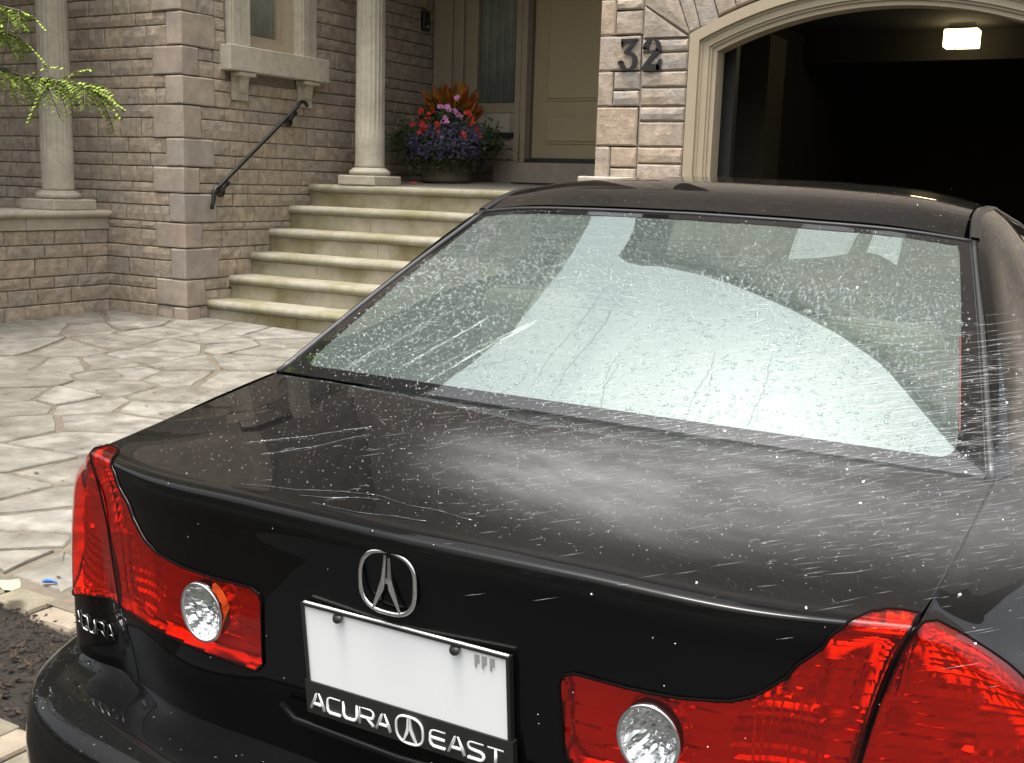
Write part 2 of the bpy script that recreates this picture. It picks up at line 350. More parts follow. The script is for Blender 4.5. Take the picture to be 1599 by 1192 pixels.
# edging setts between patio and soil, and by the drive
edg = thing('stone_edging', 'low tan stone edging between patio and dark soil bed', 'edging', (-3.4, 2.45, -.05))
x = -8.2
while x < -2.2:
    w = rr.uniform(.17, .24); y = 2.42+.02*math.sin(3*x)
    mb = MB().box(x+.006, x+w-.006, y-.07, y+.07, -.16, PZ(x, y)-.005+rr.uniform(-.008, .008), .018); mb.build('edging_stone', M_PAVER, edg); x += w
edg2 = thing('paver_edging', 'tan paver edging beside the rear bumper at lower left', 'edging', (-2.3, 1.5, -.05))
for i in range(14):
    a = .35; u = -2.6+i*.115
    for k in range(2):
        cx, cy = -2.62+.115*i*math.cos(.1)+k*.02, 1.72-.05*i*.35-.225*k
        mb = MB().box(cx-.052, cx+.052, cy-.105, cy+.105, -.16, -.075+rr.uniform(-.004, .004), .012); mb.build('paver', M_PAVER, edg2)
# fallen leaf and blue scrap
mb = MB(); P = [(-3.36+.05*math.cos(a)*(1+.3*math.cos(3*a)), 2.36+.035*math.sin(a), .0+.012*math.sin(2*a)) for a in [k*PI/6 for k in range(12)]]
mb.add(P+[(-3.36, 2.36, .012)], [(k, (k+1) % 12, 12) for k in range(12)])
tag(mb.build('fallen_leaf', pmat('pale_leaf', (.35, .42, .2), .6)), 'pale green fallen leaf on the patio edge by the soil', 'leaf')
mb = MB(); z = PZ(-3.4, 2.56)
mb.tube([(-3.425, 2.545, z+.012), (-3.405, 2.55, z+.02), (-3.39, 2.57, z+.014), (-3.37, 2.565, z+.012)], .007, 5, radii=[.003, .010, .006, .003])
tag(mb.build('wrapper_scrap', pmat('blue_scrap', (.03, .13, .42), .4)), 'small scrap of blue wrapper on the patio flagstones', 'litter')

# ------------------------------------------------------------------ the house, bay on the left
PAIRS = [.118, .239, .484, .764, .99, 1.25, 1.48, 1.731, 2.017, 2.268, 2.516, 2.802]
SPL = [None, .379, .645, .917, 1.135, 1.338, 1.594, 1.903, 2.159, 2.407, 2.691]
while PAIRS[-1] < 4.3: SPL.append(PAIRS[-1]+.14); PAIRS.append(PAIRS[-1]+.265)
SPL = SPL[:len(PAIRS)-1]
ROWS = []
for i in range(len(PAIRS)-1):
    if SPL[i]: ROWS += [(PAIRS[i], SPL[i]), (SPL[i], PAIRS[i+1])]
    else: ROWS.append((PAIRS[i]-.06, PAIRS[i+1]))
AX, AY = -7.54, 7.2125
X1, YD, YN = (1, 0, 0), (0, 1, 0), (0, -1, 0)
def quoins():
    """large corner stones, long face alternating between the two walls; returns the bare lengths per row"""
    L, R = [], []
    for i in range(len(PAIRS)-1):
        lw, rw = ((.19, .38), (.35, .20))[i % 2]
        lw += random.uniform(-.02, .03); rw += random.uniform(-.02, .03)
        if i == 0: lw, rw = .16, .16
        z0, z1 = PAIRS[i]-(.06 if i == 0 else 0), PAIRS[i+1]
        mb = MB().box(AX-lw+.004, AX+.012, AY-.012, AY+rw-.004, z0+.004, z1-.004, .014)
        for v in range(len(mb.v)): mb.v[v] = tuple(c+random.uniform(-.0025, .0025) for c in mb.v[v])
        mb.build('quoin', M_QUOIN, bay)
        k = 2 if SPL[i] else 1
        L += [lw]*k; R += [rw]*k
    return L, R
bay = thing('bay_front_wall', 'left stone wall face behind the fluted column, with large corner stones', 'wall', (-8.6, AY, .1))
QL, QR = quoins()
MB().box(-14, AX-.02, AY+.02, AY+.25, -.1, 4.6).build('mortar_backing', M_MORTAR, bay)
vis = lambda z: z > -1
courses(bay, (-10.2, AY, 0), X1, YN, ROWS[:29], 0, None, right=[2.66-q for q in QL][:29], left=[0 if r[0] > .95 else 1.62 for r in ROWS[:29]])
side = thing('bay_side_wall', 'stone wall face beside the steps, holding the small window and handrail', 'wall', (AX, 8, .1))
WIN = (.52, 1.75, 2.38, 9)
MB().box(AX-.25, AX-.02, AY+.02, AY+.80, -.1, 4.6).box(AX-.25, AX-.02, AY+.80, AY+1.54, -.1, 2.4).box(AX-.25, AX-.02, AY+1.54, 11.3, -.1, 4.6).build('mortar_backing', M_MORTAR, side)
STEPZ = [.29, .50, .705, .924, 1.144, 1.36]
STEPY = [7.452, 7.735, 8.019, 8.278, 8.564, 8.862]
low = []
for r in ROWS[:29]:                       # stones hidden inside the flight are left out
    k = sum(1 for z in STEPZ if z > r[1]); low.append(r)
def rightend(r):
    z = r[1]
    for sz, sy in zip(STEPZ, STEPY):
        if z <= sz: return sy-AY+.1
    return 1.78
courses(side, (AX, AY, 0), YD, X1, ROWS[:29], 0, None, holes=[WIN], left=QR[:29], right=[rightend(r) for r in ROWS[:29]], lo=.15, hi=.33)
porchw = thing('porch_side_wall', 'shaded stone wall behind the middle column and the flower pot', 'wall', (AX, 10, 1.3))
courses(porchw, (AX, AY, 0), YD, X1, [r for r in ROWS[:30] if r[0] > 1.2], 1.78, 3.92, lo=.2, hi=.42)
# planter wall with limestone ledge
PX = -8.54
pl = thing('planter_wall', 'low stone wall under the limestone ledge at the left edge', 'wall', (PX, 5.5, .1))
MB().box(PX-.3, PX-.02, 3.2, AY+.02, -.1, .9).build('mortar_backing', M_MORTAR, pl)
prow = [r for r in ROWS if r[1] < .93]; prow[-1] = (prow[-1][0], .895)
courses(pl, (PX, 3.6, 0), YD, X1, prow, 0, AY-3.6, lo=.2, hi=.40)
led = thing('ledge_cap', 'pale limestone ledge carrying the left fluted column', 'ledge', (PX, 5.5, .9))
for y0, y1 in ((3.2, 4.9), (4.9, 6.335), (6.335, AY+.08)):
    MB().box(PX-.55, PX+.015, y0+.003, y1-.003, .895, 1.0, .006).build('fascia_stone', M_LIME, led)
for y0, y1 in ((3.2, 5.35), (5.35, AY+.07)):
    prof = [(-.62, 1.0), (.03, 1.0), (.05, 1.008), (.062, 1.022), (.065, 1.036), (.06, 1.052), (.045, 1.064), (.025, 1.068), (-.62, 1.068)]
    MB().prism(prof, lambda a, b, d: (PX+a, d, b), y0+.002, y1-.002).build('cap_stone', M_LIME, led)
sheet('porch_recess_floor', -12, PX-.5, 3.2, AY, lambda x, y: 1.03, pmat('recess_floor', (.2, .15, .11), .9, noise=.3, nscale=6))

def column(name, label, x, y, zb, r, top, plinth):
    t = thing(name, label, 'column', (x, y, zb), 'fluted porch columns')
    h = plinth/2; MB().box(x-h, x+h, y-h, y+h, zb, zb+.095, .012).build('plinth', M_LIME, t)
    z = zb+.095
    MB().lathe([(r*1.2, z-.004), (r*1.36, z+.008), (r*1.42, z+.028), (r*1.36, z+.048), (r*1.22, z+.055), (r*1.2, z+.066), (r*1.05, z+.075)], (x, y), 40).build('base_ring', M_LIME, t)
    z += .072
    def fl(k, zz):
        if zz < z+.38: return 1
        return 1-.055*abs(math.sin(PI*20*k/120))**.6
    zz = [z, z+.03, z+.2, z+.375, z+.385, z+.6]+[z+.6+(top-z-.6)*i/8 for i in range(1, 9)]
    prof = [(r*(1.05 if i == 0 else 1)*(1-.11*max(0, (q-z)/(top-z))**1.5), q) for i, q in enumerate(zz)]
    MB().lathe(prof, (x, y), 120, fl).build('shaft', M_LIME, t)
    MB().lathe([(r*.9, top), (r*1.15, top+.04), (r*1.2, top+.1), (r*1.0, top+.12)], (x, y), 32).box(x-h*.8, x+h*.8, y-h*.8, y+h*.8, top+.12, top+.22).build('capital', M_LIME, t)
    return t
column('porch_column', 'fluted limestone column standing on the ledge at the far left', -8.735, 6.84, 1.068, .139, 4.1, .46)
column('porch_column', 'fluted limestone column at the head of the steps, left of the flower pot', -6.94, 9.10, 1.362, .146, 4.2, .45)

# ------------------------------------------------------------------ steps and porch
st = thing('stone_steps', 'flight of six mossy limestone steps up to the porch', 'steps', (-5.7, 8, .1))
for i, (z, y) in enumerate(zip(STEPZ, STEPY)):
    th = .082; r = th/2; x0, x1 = AX+.004+.004*(i == 0), -3.9; yb = (STEPY[i+1]+.06) if i < 5 else y+.36
    if i == 0: x0 = AX+.0
    prof = [(yb, z-th)]+[(y+r-r*math.cos(a), z-r-r*math.sin(a)) for a in [PI/2-PI*k/10 for k in range(11)]]+[(yb, z)]
    MB().prism(prof, lambda a, b, d: (d, a, b), x0, x1).build('tread', M_STEP, st)
    zb = STEPZ[i-1]-.002 if i else -.05; ry = y+.026
    cuts = [x0+.004, x0+(1.05, 1.9, .8, 1.3, 1.0, 1.45)[i], x1]
    for a, b in zip(cuts, cuts[1:]): MB().box(a+.001, b-.001, ry, ry+.12, zb, z-th+.001, .004).build('riser', M_RISER, st)
sheet('porch_floor', AX-.02, -3.9, 9.2, 11.3, lambda x, y: 1.362+(y-9.2)*.045, pmat('porch_paving', (.22, .19, .16), .85, noise=.25, nscale=5), 2, 2)
# handrail
hr = thing('handrail', 'black iron handrail slanting up the wall beside the steps', 'handrail', (-7.45, 8, 1.2))
HX = -7.45
MB().tube([(HX, 7.455, 1.115), (HX, 7.462, 1.16), (HX, 7.478, 1.20), (HX, 7.476, 1.26), (HX, 7.51, 1.303), (HX, 7.56, 1.325), (HX, 8.595, 2.082), (HX, 8.63, 2.125), (HX, 8.67, 2.148), (HX, 8.72, 2.143), (HX, 8.745, 2.125), (HX, 8.755, 2.105)], .019, 8).build('rail', M_IRON, hr)
for y, z in ((7.60, 1.30), (8.525, 1.985)):
    mb = MB().tube([(HX, y, z+.04), (HX-.01, y+.02, z-.015), (AX+.02, y+.03, z-.03)], .013, 6)
    mb.tube([(AX+.035, y+.03, z-.03), (AX+.012, y+.03, z-.03)], .05, 14)
    mb.tube([(HX+.0, y-.045, z-.02), (HX, y+.055, z+.055)], .03, 8, radii=[.022, .030]); mb.build('bracket', M_IRON, hr)

# small window with stone surround
wd = thing('small_window', 'narrow window in a limestone surround above the handrail', 'window', (AX, 8.35, 2.4))
MB().box(AX-.02, AX+.13, 7.67, 9.05, 2.355, 2.575, .006).build('sill', M_LIME, wd)
for y in (7.80, 8.70):
    prof = [(0, 2.345), (.115, 2.345), (.115, 2.31), (.085, 2.305), (.075, 2.25), (.06, 2.19), (.045, 2.17), (.03, 2.165), (.03, 2.12), (0, 2.12)]
    b = MB().prism(prof, lambda a, b, d: (AX+a, d, b), y+.045, y+.155).build('sill_bracket', M_LIME, wd)
    MB().box(AX, AX+.032, y, y+.2, 2.10, 2.352, .004).box(AX, AX+.12, y-.01, y+.21, 2.315, 2.350, .004).build('bracket_plate', M_LIME, b)
for y0, y1 in ((7.76, 8.02), (8.72, 8.955)):
    j = MB().box(AX-.06, AX+.045, y0, y1, 2.575, 4.6, .006).build('stone_jamb', M_LIME, wd)
    MB().box(AX+.044, AX+.062, y0+.02, y0+.11, 2.577, 4.6, .004).build('jamb_moulding', M_LIME, j)
MB().box(AX-.24, AX-.05, 8.02, 8.10, 2.575, 4.6).box(AX-.24, AX-.05, 8.64, 8.72, 2.575, 4.6).box(AX-.24, AX-.05, 8.10, 8.64, 2.575, 2.66).build('frame', M_TRIM, wd)
sa = MB().box(AX-.19, AX-.14, 8.1, 8.15, 2.66, 4.6).box(AX-.19, AX-.14, 8.59, 8.64, 2.66, 4.6).box(AX-.19, AX-.14, 8.15, 8.59, 2.66, 2.72).build('sash', M_TRIM, wd)
mb = MB(); mb.add([(AX-.168, 8.15, 2.72), (AX-.168, 8.59, 2.72), (AX-.168, 8.59, 4.6), (AX-.168, 8.15, 4.6)], [(0, 1, 2, 3)]); mb.build('pane', glassmat('house_pane', (.88, .92, .9), 1.5), sa, fixn=False)
mb = MB()
for k in range(16): y = 8.12+k*.034; mb.tube([(AX-.203, y, 2.64), (AX-.203, y, 4.6)], .02*(.75+.25*(k % 3)/2), 6)
mb.build('curtain', M_CURTAIN, wd); MB().box(AX-.262, AX-.24, 8.0, 8.75, 2.4, 4.6).build('dark_room', pmat('room_dark', (.02, .025, .03), .9), wd)
# intercom
ic = thing('intercom', 'small black intercom box high on the shaded porch wall', 'intercom', (AX, 10.86, 3.2))
MB().box(AX, AX+.05, 10.80, 10.93, 3.09, 3.31, .012).build('body', M_IRON, ic); MB().box(AX+.05, AX+.056, 10.83, 10.90, 3.24, 3.29, .002).build('speaker_grille', M_BLACKTRIM, ic)
MB().tube([(AX+.05, 10.865, 3.14), (AX+.058, 10.865, 3.14)], .016, 12).build('button', M_CHROME, ic)

# ------------------------------------------------------------------ front door wall (y = 11.1)
DY = 11.1
dw = thing('door_wall', 'dark stone base of the wall below the door sidelight', 'wall', (-6.9, DY, 1.4))
MB().box(-7.6, -3.4, DY+.08, DY+.3, 1.2, 4.6).build('backing', M_MORTAR, dw)
courses(dw, (-7.54, DY, 0), X1, YN, [(1.40, 1.52), (1.52, 1.68), (1.68, 1.80), (1.80, 1.965)], 0, 1.10, lo=.25, hi=.42)
sl = thing('sidelight', 'tall curtained sidelight window left of the front door', 'window', (-6.7, DY, 2))
MB().box(-7.52, -7.27, DY-.06, DY+.08, 1.965, 4.6, .004).build('casing_panel', M_TRIM, sl)
MB().box(-7.265, -7.215, DY-.03, DY+.08, 1.965, 4.6).box(-7.21, -7.13, DY-.045, DY+.08, 1.965, 4.6, .006).box(-7.125, -7.04, DY, DY+.08, 1.965, 4.6).build('casing', M_TRIM, sl)
MB().box(-7.04, -6.945, DY-.03, DY+.06, 1.965, 4.6, .004).box(-6.40, -6.31, DY-.03, DY+.06, 1.985, 4.6, .004).box(-6.945, -6.40, DY-.02, DY+.06, 2.20, 2.305, .004).build('frame', M_TRIM, sl)
mb = MB(); mb.add([(-6.945, DY+.02, 2.305), (-6.40, DY+.02, 2.305), (-6.40, DY+.02, 4.6), (-6.945, DY+.02, 4.6)], [(0, 1, 2, 3)]); mb.build('pane', glassmat('house_pane', (.88, .92, .9), 1.5), sl, fixn=False)
mb = MB()
for k in range(16): x = -6.945+k*.034; mb.tube([(x+.017, DY+.055, 2.3), (x+.017, DY+.055, 4.6)], .017*(.7+.3*(k % 3)/2), 6)
mb.build('curtain', M_CURTAIN, sl)
MB().box(-7.02, -6.51, DY-.012, DY+.05, 1.985, 2.195, .004).build('lower_panel', pmat('pale_panel', (.5, .46, .36), .5), sl)
MB().box(-6.51, -6.435, DY-.012, DY+.05, 1.985, 2.195).build('panel_stile', M_TRIM, sl)
MB().box(-7.05, -6.45, DY-.05, DY+.05, 1.935, 1.98).build('sill', M_DARKTRIM, sl)
fd = thing('front_door', 'beige panelled front door half hidden by the garage pier', 'door', (-5.7, DY, 1.6))
MB().box(-6.435, -6.37, DY-.05, DY+.07, 1.66, 4.5, .005).box(-6.36, -6.30, DY-.035, DY+.07, 1.66, 4.5, .004).build('frame', M_TRIM, fd)
MB().box(-6.30, -6.25, DY-.01, DY+.09, 1.66, 4.5).build('rebate', pmat('dark_beige', (.16, .13, .09), .6), fd)
slab = MB().box(-6.25, -5.05, DY+.05, DY+.095, 1.71, 4.4).build('door_slab', M_DOOR, fd)
for z0, z1 in ((1.87, 2.19), (2.33, 3.9)):
    for (a, b, c, d) in ((-6.085, -5.2, z1-.02, z1), (-6.085, -5.2, z0, z0+.02), (-6.085, -6.065, z0+.02, z1-.02), (-5.22, -5.2, z0+.02, z1-.02)):
        pass
    MB().prism([(-6.085, z0), (-5.2, z0), (-5.2, z1), (-6.085, z1)], lambda a, b, d: (a, d, b), DY+.035, DY+.0501).build('panel_moulding', M_DOOR, fd)
    MB().box(-6.06, -5.225, DY+.026, DY+.036, z0+.025, z1-.025, .008).build('door_panel', M_DOOR, fd)
MB().box(-6.30, -5.0, DY-.03, DY+.06, 1.655, 1.70).box(-6.25, -5.0, DY+.03, DY+.05, 1.7, 1.712).build('threshold', M_DARKTRIM, fd)
MB().box(-6.6, -4.2, DY-.20, DY-.0, 1.40, 1.655, .008).build('door_step', pmat('step_stone', (.33, .28, .22), .8, noise=.15, nscale=8, bump=.001), fd)
mt = MB().box(-6.1, -5.2, 10.45, 10.85, 1.425, 1.44).build('door_mat', pmat('mat', (.02, .02, .02), .95, noise=.4, nscale=80)); tag(mt, 'dark doormat lying before the front door step', 'doormat')
mb = MB()
mb.add([(-7.02, 9.35, 1.38), (-6.98, 9.32, 1.40), (-6.94, 9.35, 1.385), (-6.97, 9.40, 1.40), (-6.98, 9.355, 1.425)], [(0, 1, 4), (1, 2, 4), (2, 3, 4), (3, 0, 4)])


# ------------------------------------------------------------------ flower pot and its plants
PXY = Vector((-6.81, 10.28)); PZ0 = 1.408
pot = thing('flower_pot', 'big brown urn brimming with flowers on the shaded porch', 'flower pot', (PXY.x, PXY.y, PZ0))
MB().lathe([(.25, PZ0), (.272, PZ0+.01), (.275, PZ0+.05), (.262, PZ0+.06), (.265, PZ0+.09), (.30, PZ0+.35), (.315, PZ0+.42), (.335, PZ0+.43), (.34, PZ0+.47), (.32, PZ0+.48), (.30, PZ0+.47), (.29, PZ0+.42)], PXY, 36).build('body', M_POT, pot)
MB().lathe([(.295, PZ0+.41), (.1, PZ0+.43)], PXY, 20).build('soil', M_SOIL, pot)
def leafquad(mb, p, d, up, l, w, fold=.15):
    d = Vector(d).normalized(); s = d.cross(Vector(up)); s = s.normalized() if s.length > 1e-4 else Vector((1, 0, 0)); n = s.cross(d)
    p = Vector(p); m = p+d*l*.5
    mb.add([p, m+s*w*.5+n*fold*w, p+d*l, m-s*w*.5+n*fold*w, m-n*fold*w*.2], [(0, 1, 4), (1, 2, 4), (2, 3, 4), (3, 0, 4)])
rr = random.Random(21)
def rdir(r, up=0):
    v = Vector((r.gauss(0, 1), r.gauss(0, 1), r.gauss(0, 1)+up)); return v.normalized()
M_CROT = pmat('croton_leaf', (.16, .05, .012), .45, rnd=[(.34, .07, .012), (.42, .13, .012), (.24, .04, .012), (.40, .20, .02), (.28, .075, .012), (.16, .13, .015)], noise=.3, nscale=20)
cro = thing('croton_plant', 'spiky orange and red leafed plant at the back of the urn', 'plant', (PXY.x, PXY.y+.05, PZ0+.45))
for k in range(270):
    a = rr.uniform(0, 2*PI); q = rr.uniform(.1, 1)
    p = (PXY.x+.27*q*math.cos(a)+.02, PXY.y+.04+.2*q*math.sin(a), PZ0+.74+rr.uniform(-.06, .20)-.08*q)
    mb = MB(); leafquad(mb, p, (math.cos(a)*q*.8+rr.gauss(0, .1), math.sin(a)*q*.7, 1-.4*q), rdir(rr), rr.uniform(.12, .20), rr.uniform(.04, .065)); mb.build('leaf', M_CROT, cro)
mb = MB().tube([(PXY.x, PXY.y+.06, PZ0+.4), (PXY.x, PXY.y+.06, PZ0+.85)], .012, 6); mb.build('stem', pmat('stem', (.06, .05, .02), .8), cro)
def blossom(mb, p, d, r, petals=5):
    d = Vector(d).normalized(); u = d.orthogonal().normalized(); w = d.cross(u); p = Vector(p)
    for k in range(petals):
        a = 2*PI*k/petals; e = u*math.cos(a)+w*math.sin(a); f = w*math.cos(a)-u*math.sin(a)
        mb.add([p, p+e*r*.6+f*r*.45+d*r*.1, p+e*r+d*r*.2, p+e*r*.6-f*r*.45+d*r*.1], [(0, 1, 2, 3)])
CAMD = Vector((.5, -.84, .1))
def flowerbed(name, label, mat, spots, r, petals, grp=None):
    t = thing(name, label, 'flowers', (PXY.x, PXY.y, PZ0+.45))
    for p in spots:
        mb = MB()
        for q in range(rr.randint(2, 4)):
            blossom(mb, Vector(p)+Vector((rr.gauss(0, r*.5), rr.gauss(0, r*.4), rr.gauss(0, r*.5))), CAMD+Vector((rr.gauss(0, .35), rr.gauss(0, .35), rr.gauss(0, .35))), r*rr.uniform(.8, 1.15), petals)
        mb.build('blossom', mat, t)
    return t
def at(px, pz, back=0):   # px: metres to the side as seen from the steps; pz: height above the pot's base; the spots lie on the front of a bulging mass
    R = .30+.17*math.exp(-((pz-.45)/.22)**2); c = math.sqrt(max(0, R*R-px*px)) if abs(px) < R else 0; c -= back
    return (PXY.x+px*.864+c*.50, PXY.y+px*.503-c*.864, PZ0+pz)
flowerbed('pink_flowers', 'pale pink impatiens clustered in the middle of the urn', pmat('pink_petal', (.62, .25, .50), .6), [at(-.04, .78), at(.02, .78), at(.12, .86), at(.10, .74), at(.15, .72), at(.0, .67), at(.01, .64), at(-.03, .48)], .031, 5)
flowerbed('red_flowers', 'bright red begonias around the pink flowers in the urn', pmat('red_petal', (.62, .035, .012), .55), [at(-.26, .72), at(-.20, .68), at(-.13, .75), at(-.24, .60), at(-.08, .58), at(-.18, .56), at(-.25, .52), at(.21, .74), at(.24, .72), at(.28, .68), at(.30, .63), at(.27, .60), at(.32, .55), at(.20, .52), at(.36, .50), at(-.35, .58), at(-.06, .52)], .028, 6)
M_PURP = pmat('purple_petal', (.06, .04, .12), .8, rnd=[(.075, .058, .13), (.042, .036, .08), (.10, .07, .145), (.04, .05, .06)])
lob = thing('lobelia', 'purple trailing lobelia spilling over the urn rim', 'flowers', (PXY.x, PXY.y, PZ0+.4))
for k in range(190):
    a = rr.uniform(-1, 1); mb = MB(); zz = .60-.33*rr.random()**1.1
    for q in range(4):
        blossom(mb, at(a*.43+rr.gauss(0, .025), zz+rr.gauss(0, .025)-.05*a*a, -.0+rr.gauss(0, .03)), CAMD+rdir(rr)*.5, .017, 4)
    mb.build('blossom', M_PURP, lob)
M_GREEN = pmat('foliage', (.035, .06, .018), .6, noise=.5, nscale=30, tint=(.07, .11, .025), mix_scale=14)
mb = MB()
for k in range(5200):
    a = rr.gauss(0, .5); a = max(-1.05, min(1.05, a)); zz = rr.uniform(.12, .78)
    wid = .34+.22*math.exp(-((zz-.42)/.17)**2)
    if zz > .6 and abs(a) > .8: continue
    if zz < .3 and rr.random() < .35: continue
    leafquad(mb, at(a*wid, zz, rr.uniform(.0, .3)), rdir(rr, .3), rdir(rr), rr.uniform(.03, .065), rr.uniform(.018, .035))
for k in range(900):
    s = rr.choice((-1, 1)); leafquad(mb, at(s*(.38+abs(rr.gauss(0, .10))), .44+rr.gauss(0, .09), rr.uniform(-.1, .2)), rdir(rr, .2), rdir(rr), rr.uniform(.03, .06), .025)
o = mb.build('urn_foliage', M_GREEN); tag(o, 'dark green leafy filling spreading over both sides of the urn', 'plant', kind='stuff')
mb = MB(); blossom(mb, (-6.75, 9.6, 1.40), (0, -.3, 1), .04, 5); tag(mb.build('fallen_petal', pmat('red_petal', (.62, .035, .012), .55)), 'fallen red blossom on the porch floor between column and urn', 'petal')

# ------------------------------------------------------------------ garage pier, arch and interior
GY = 7.725
pier = thing('garage_pier', 'brighter-lit stone pier carrying the number 32 beside the garage arch', 'pier', (-3.43, GY, 0))
MB().box(-3.77, -3.09, GY+.02, GY+.5, -.1, 4.5).box(-3.77, -3.45, GY+.02, 9.4, -.1, 4.5).build('mortar_backing', pmat('lit_pier_mortar', (.27, .235, .195), .95, noise=.2, nscale=20), pier)  # mortar lightened too, for the stronger light on the pier
def pblk(x0, x1, z0, z1): place_block(pier, 'stone', M_PIER, (0, GY, 0), X1, YN, x0, x1, z0, z1, d=.1, gap=.009, rough=.004, ch=.012)
LP = [.62, .90, 1.17, 1.435, 1.72, 2.008, 2.262, 2.514, 2.772, 3.05, 3.3, 3.6, 3.85, 4.15, 4.4]
for i in range(len(LP)-1):
    z0, z1 = LP[i], LP[i+1]
    if z0 < .5: continue
    if i % 2 == 0: pblk(-3.79, -3.447, z0, z1)
    else:
        sp = z0+(z1-z0)*(.46 if i != 7 else .68); pblk(-3.79, -3.664, z0, z1); pblk(-3.664, -3.447, z0, sp); pblk(-3.664, -3.447, sp, z1)
RP = [.62, .80, .90, 1.05, 1.17, 1.32, 1.435, 1.60, 1.72, 1.902, 2.008, 2.142, 2.255, 2.386, 2.478]
for z0, z1 in zip(RP, RP[1:]): pblk(-3.443, -3.082, z0, z1)
for i in range(6): place_block(pier, 'stone', M_PIER, (-3.77, GY, 0), YD, (-1, 0, 0), .01, .4, 1.2+i*.28, 1.2+i*.28+.27, gap=.008)
MB().box(-3.88, -3.07, GY-.09, GY+.5, 1.30, 1.497, .012).build('foot_stone', M_LIME, pier)
AC, AR = (-1.75, -.05), 2.69
def arcz(x, o): return AC[1]+math.sqrt(max(0, (AR+o)**2-(x-AC[0])**2))
def mirr(x): return 2*AC[0]-x
arch = thing('garage_arch', 'curved stone voussoirs over the garage opening', 'arch', (-1.75, GY, 2.6))
def wedge(poly):
    poly = list(poly); cx = sum(p[0] for p in poly)/len(poly); cz = sum(p[1] for p in poly)/len(poly)
    sh = []
    for x, z in poly:
        v = Vector((cx-x, cz-z)); L = v.length; v = v/L*.008 if L else v; sh.append((x+v.x, z+v.y))
    n = len(sh); V = []
    for f, y in ((1, GY+.1), (1, GY+.008), (None, GY-.003)):
        for x, z in sh:
            if f is None: v = Vector((cx-x, cz-z)); v = v/v.length*.012; V.append((x+v.x, y+random.uniform(-.003, .003), z+v.y))
            else: V.append((x, y, z))
    V.append((cx, GY-.007, cz))
    F = [(k, (k+1) % n, n+(k+1) % n, n+k) for k in range(n)]+[(n+k, n+(k+1) % n, 2*n+(k+1) % n, 2*n+k) for k in range(n)]+[(2*n+k, 2*n+(k+1) % n, 3*n) for k in range(n)]
    mb = MB(); mb.add(V, F); mb.build('voussoir', M_PIER, arch)
wedge([(-3.443, 2.484), (-3.09, 2.486), (-3.443, 2.715)])
J = [((-3.084, 2.50), (-3.443, 2.722), None), ((-3.078, 2.506), (-3.20, 2.80), (-3.443, 2.90)), ((-3.00, 2.535), (-3.105, 2.86), None), ((-2.87, 2.58), (-2.985, 2.96), None)]
for i in range(3):
    a, b = J[i], J[i+1]
    wedge([a[0], b[0], b[1]]+([b[2]] if b[2] else [])+[a[1]])
xs = [-2.87]
while xs[-1] < -.6: xs.append(xs[-1]+.125)
for xa, xb in zip(xs, xs[1:]):
    def up(x): d = Vector((x-AC[0], arcz(x, .2)-AC[1])).normalized(); return (x+d.x*.38, arcz(x, .2)+d.y*.38)
    wedge([(xa, arcz(xa, .2)), (xb, arcz(xb, .2)), up(xb), up(xa)])
gw = thing('garage_wall', 'stone wall over the garage arch, above the frame', 'wall', (-1.75, GY+.1, 3))
poly = [(-3.44, 4.5)]+[(x, arcz(x, .21)) for x in [-3.09+i*(2.68/24) for i in range(25)]]+[(-.06, 4.5)]
MB().prism(poly, lambda a, b, d: (a, d, b), GY+.02, GY+.3).box(-.43, 2.6, GY, GY+.5, 0, 4.5).build('wall_panel', M_PIER, gw)
trim = thing('garage_trim', 'beige moulded wooden trim around the arched garage opening', 'trim', (-1.75, GY, 1.3))
for o0, o1, y0, y1 in ((.115, .188, GY-.012, GY+.12), (.095, .1152, GY+.012, GY+.12), (.05, .0952, GY+.02, GY+.13), (.032, .0502, GY+.035, GY+.13), (0, .0322, GY+.05, GY+.20)):
    pts = []
    for o, rev in ((o0, 0), (o1, 1)):
        jx = -2.887-o; xx = [jx+(mirr(jx)-jx)*k/40 for k in range(41)]
        c = [(jx, 0)]+[(x, arcz(x, o)) for x in xx]+[(mirr(jx), 0)]
        pts.append(c)
    a, b = pts; n = len(a); V = [(x, y, z) for c in (a, b) for y in (y0, y1) for x, z in c]; F = []
    for k in range(n-1): F += [(k, k+1, 2*n+k+1, 2*n+k), (n+k+1, n+k, 3*n+k, 3*n+k+1), (k+1, k, n+k, n+k+1), (2*n+k, 2*n+k+1, 3*n+k+1, 3*n+k)]
    mb = MB(); mb.add(V, F); mb.build('moulding', M_TRIM, trim)
gi = thing('garage_interior', 'dark garage interior seen through the open arch', 'garage', (-1.5, 10.5, .1))
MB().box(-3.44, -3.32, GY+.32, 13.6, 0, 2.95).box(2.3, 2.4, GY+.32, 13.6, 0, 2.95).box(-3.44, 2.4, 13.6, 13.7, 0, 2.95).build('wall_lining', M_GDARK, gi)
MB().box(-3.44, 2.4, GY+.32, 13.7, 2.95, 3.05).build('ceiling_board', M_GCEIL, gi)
MB().box(-3.3, 2.28, 11.35, 11.5, 2.68, 2.948).build('beam', M_GCEIL, gi)
MB().box(-2.93, -2.84, GY+.32, GY+.40, .1, 2.5).build('door_track', pmat('track_metal', (.06, .06, .055), .5, metal=.6), gi)
MB().box(-3.31, -3.0, 9.3, 9.75, .1, 2.7).build('lit_wall_patch', pmat('lit_wall_brown', (.06, .045, .03), .7), gi)  # panel coloured lighter to stand for the lit part of the wall
gl = thing('garage_lamp', 'lit square ceiling lamp inside the dark garage', 'lamp', (-1.79, 11.0, 2.8))
MB().box(-1.90, -1.68, 10.92, 11.08, 2.90, 2.95).build('lamp_base', M_CHROME, gl)
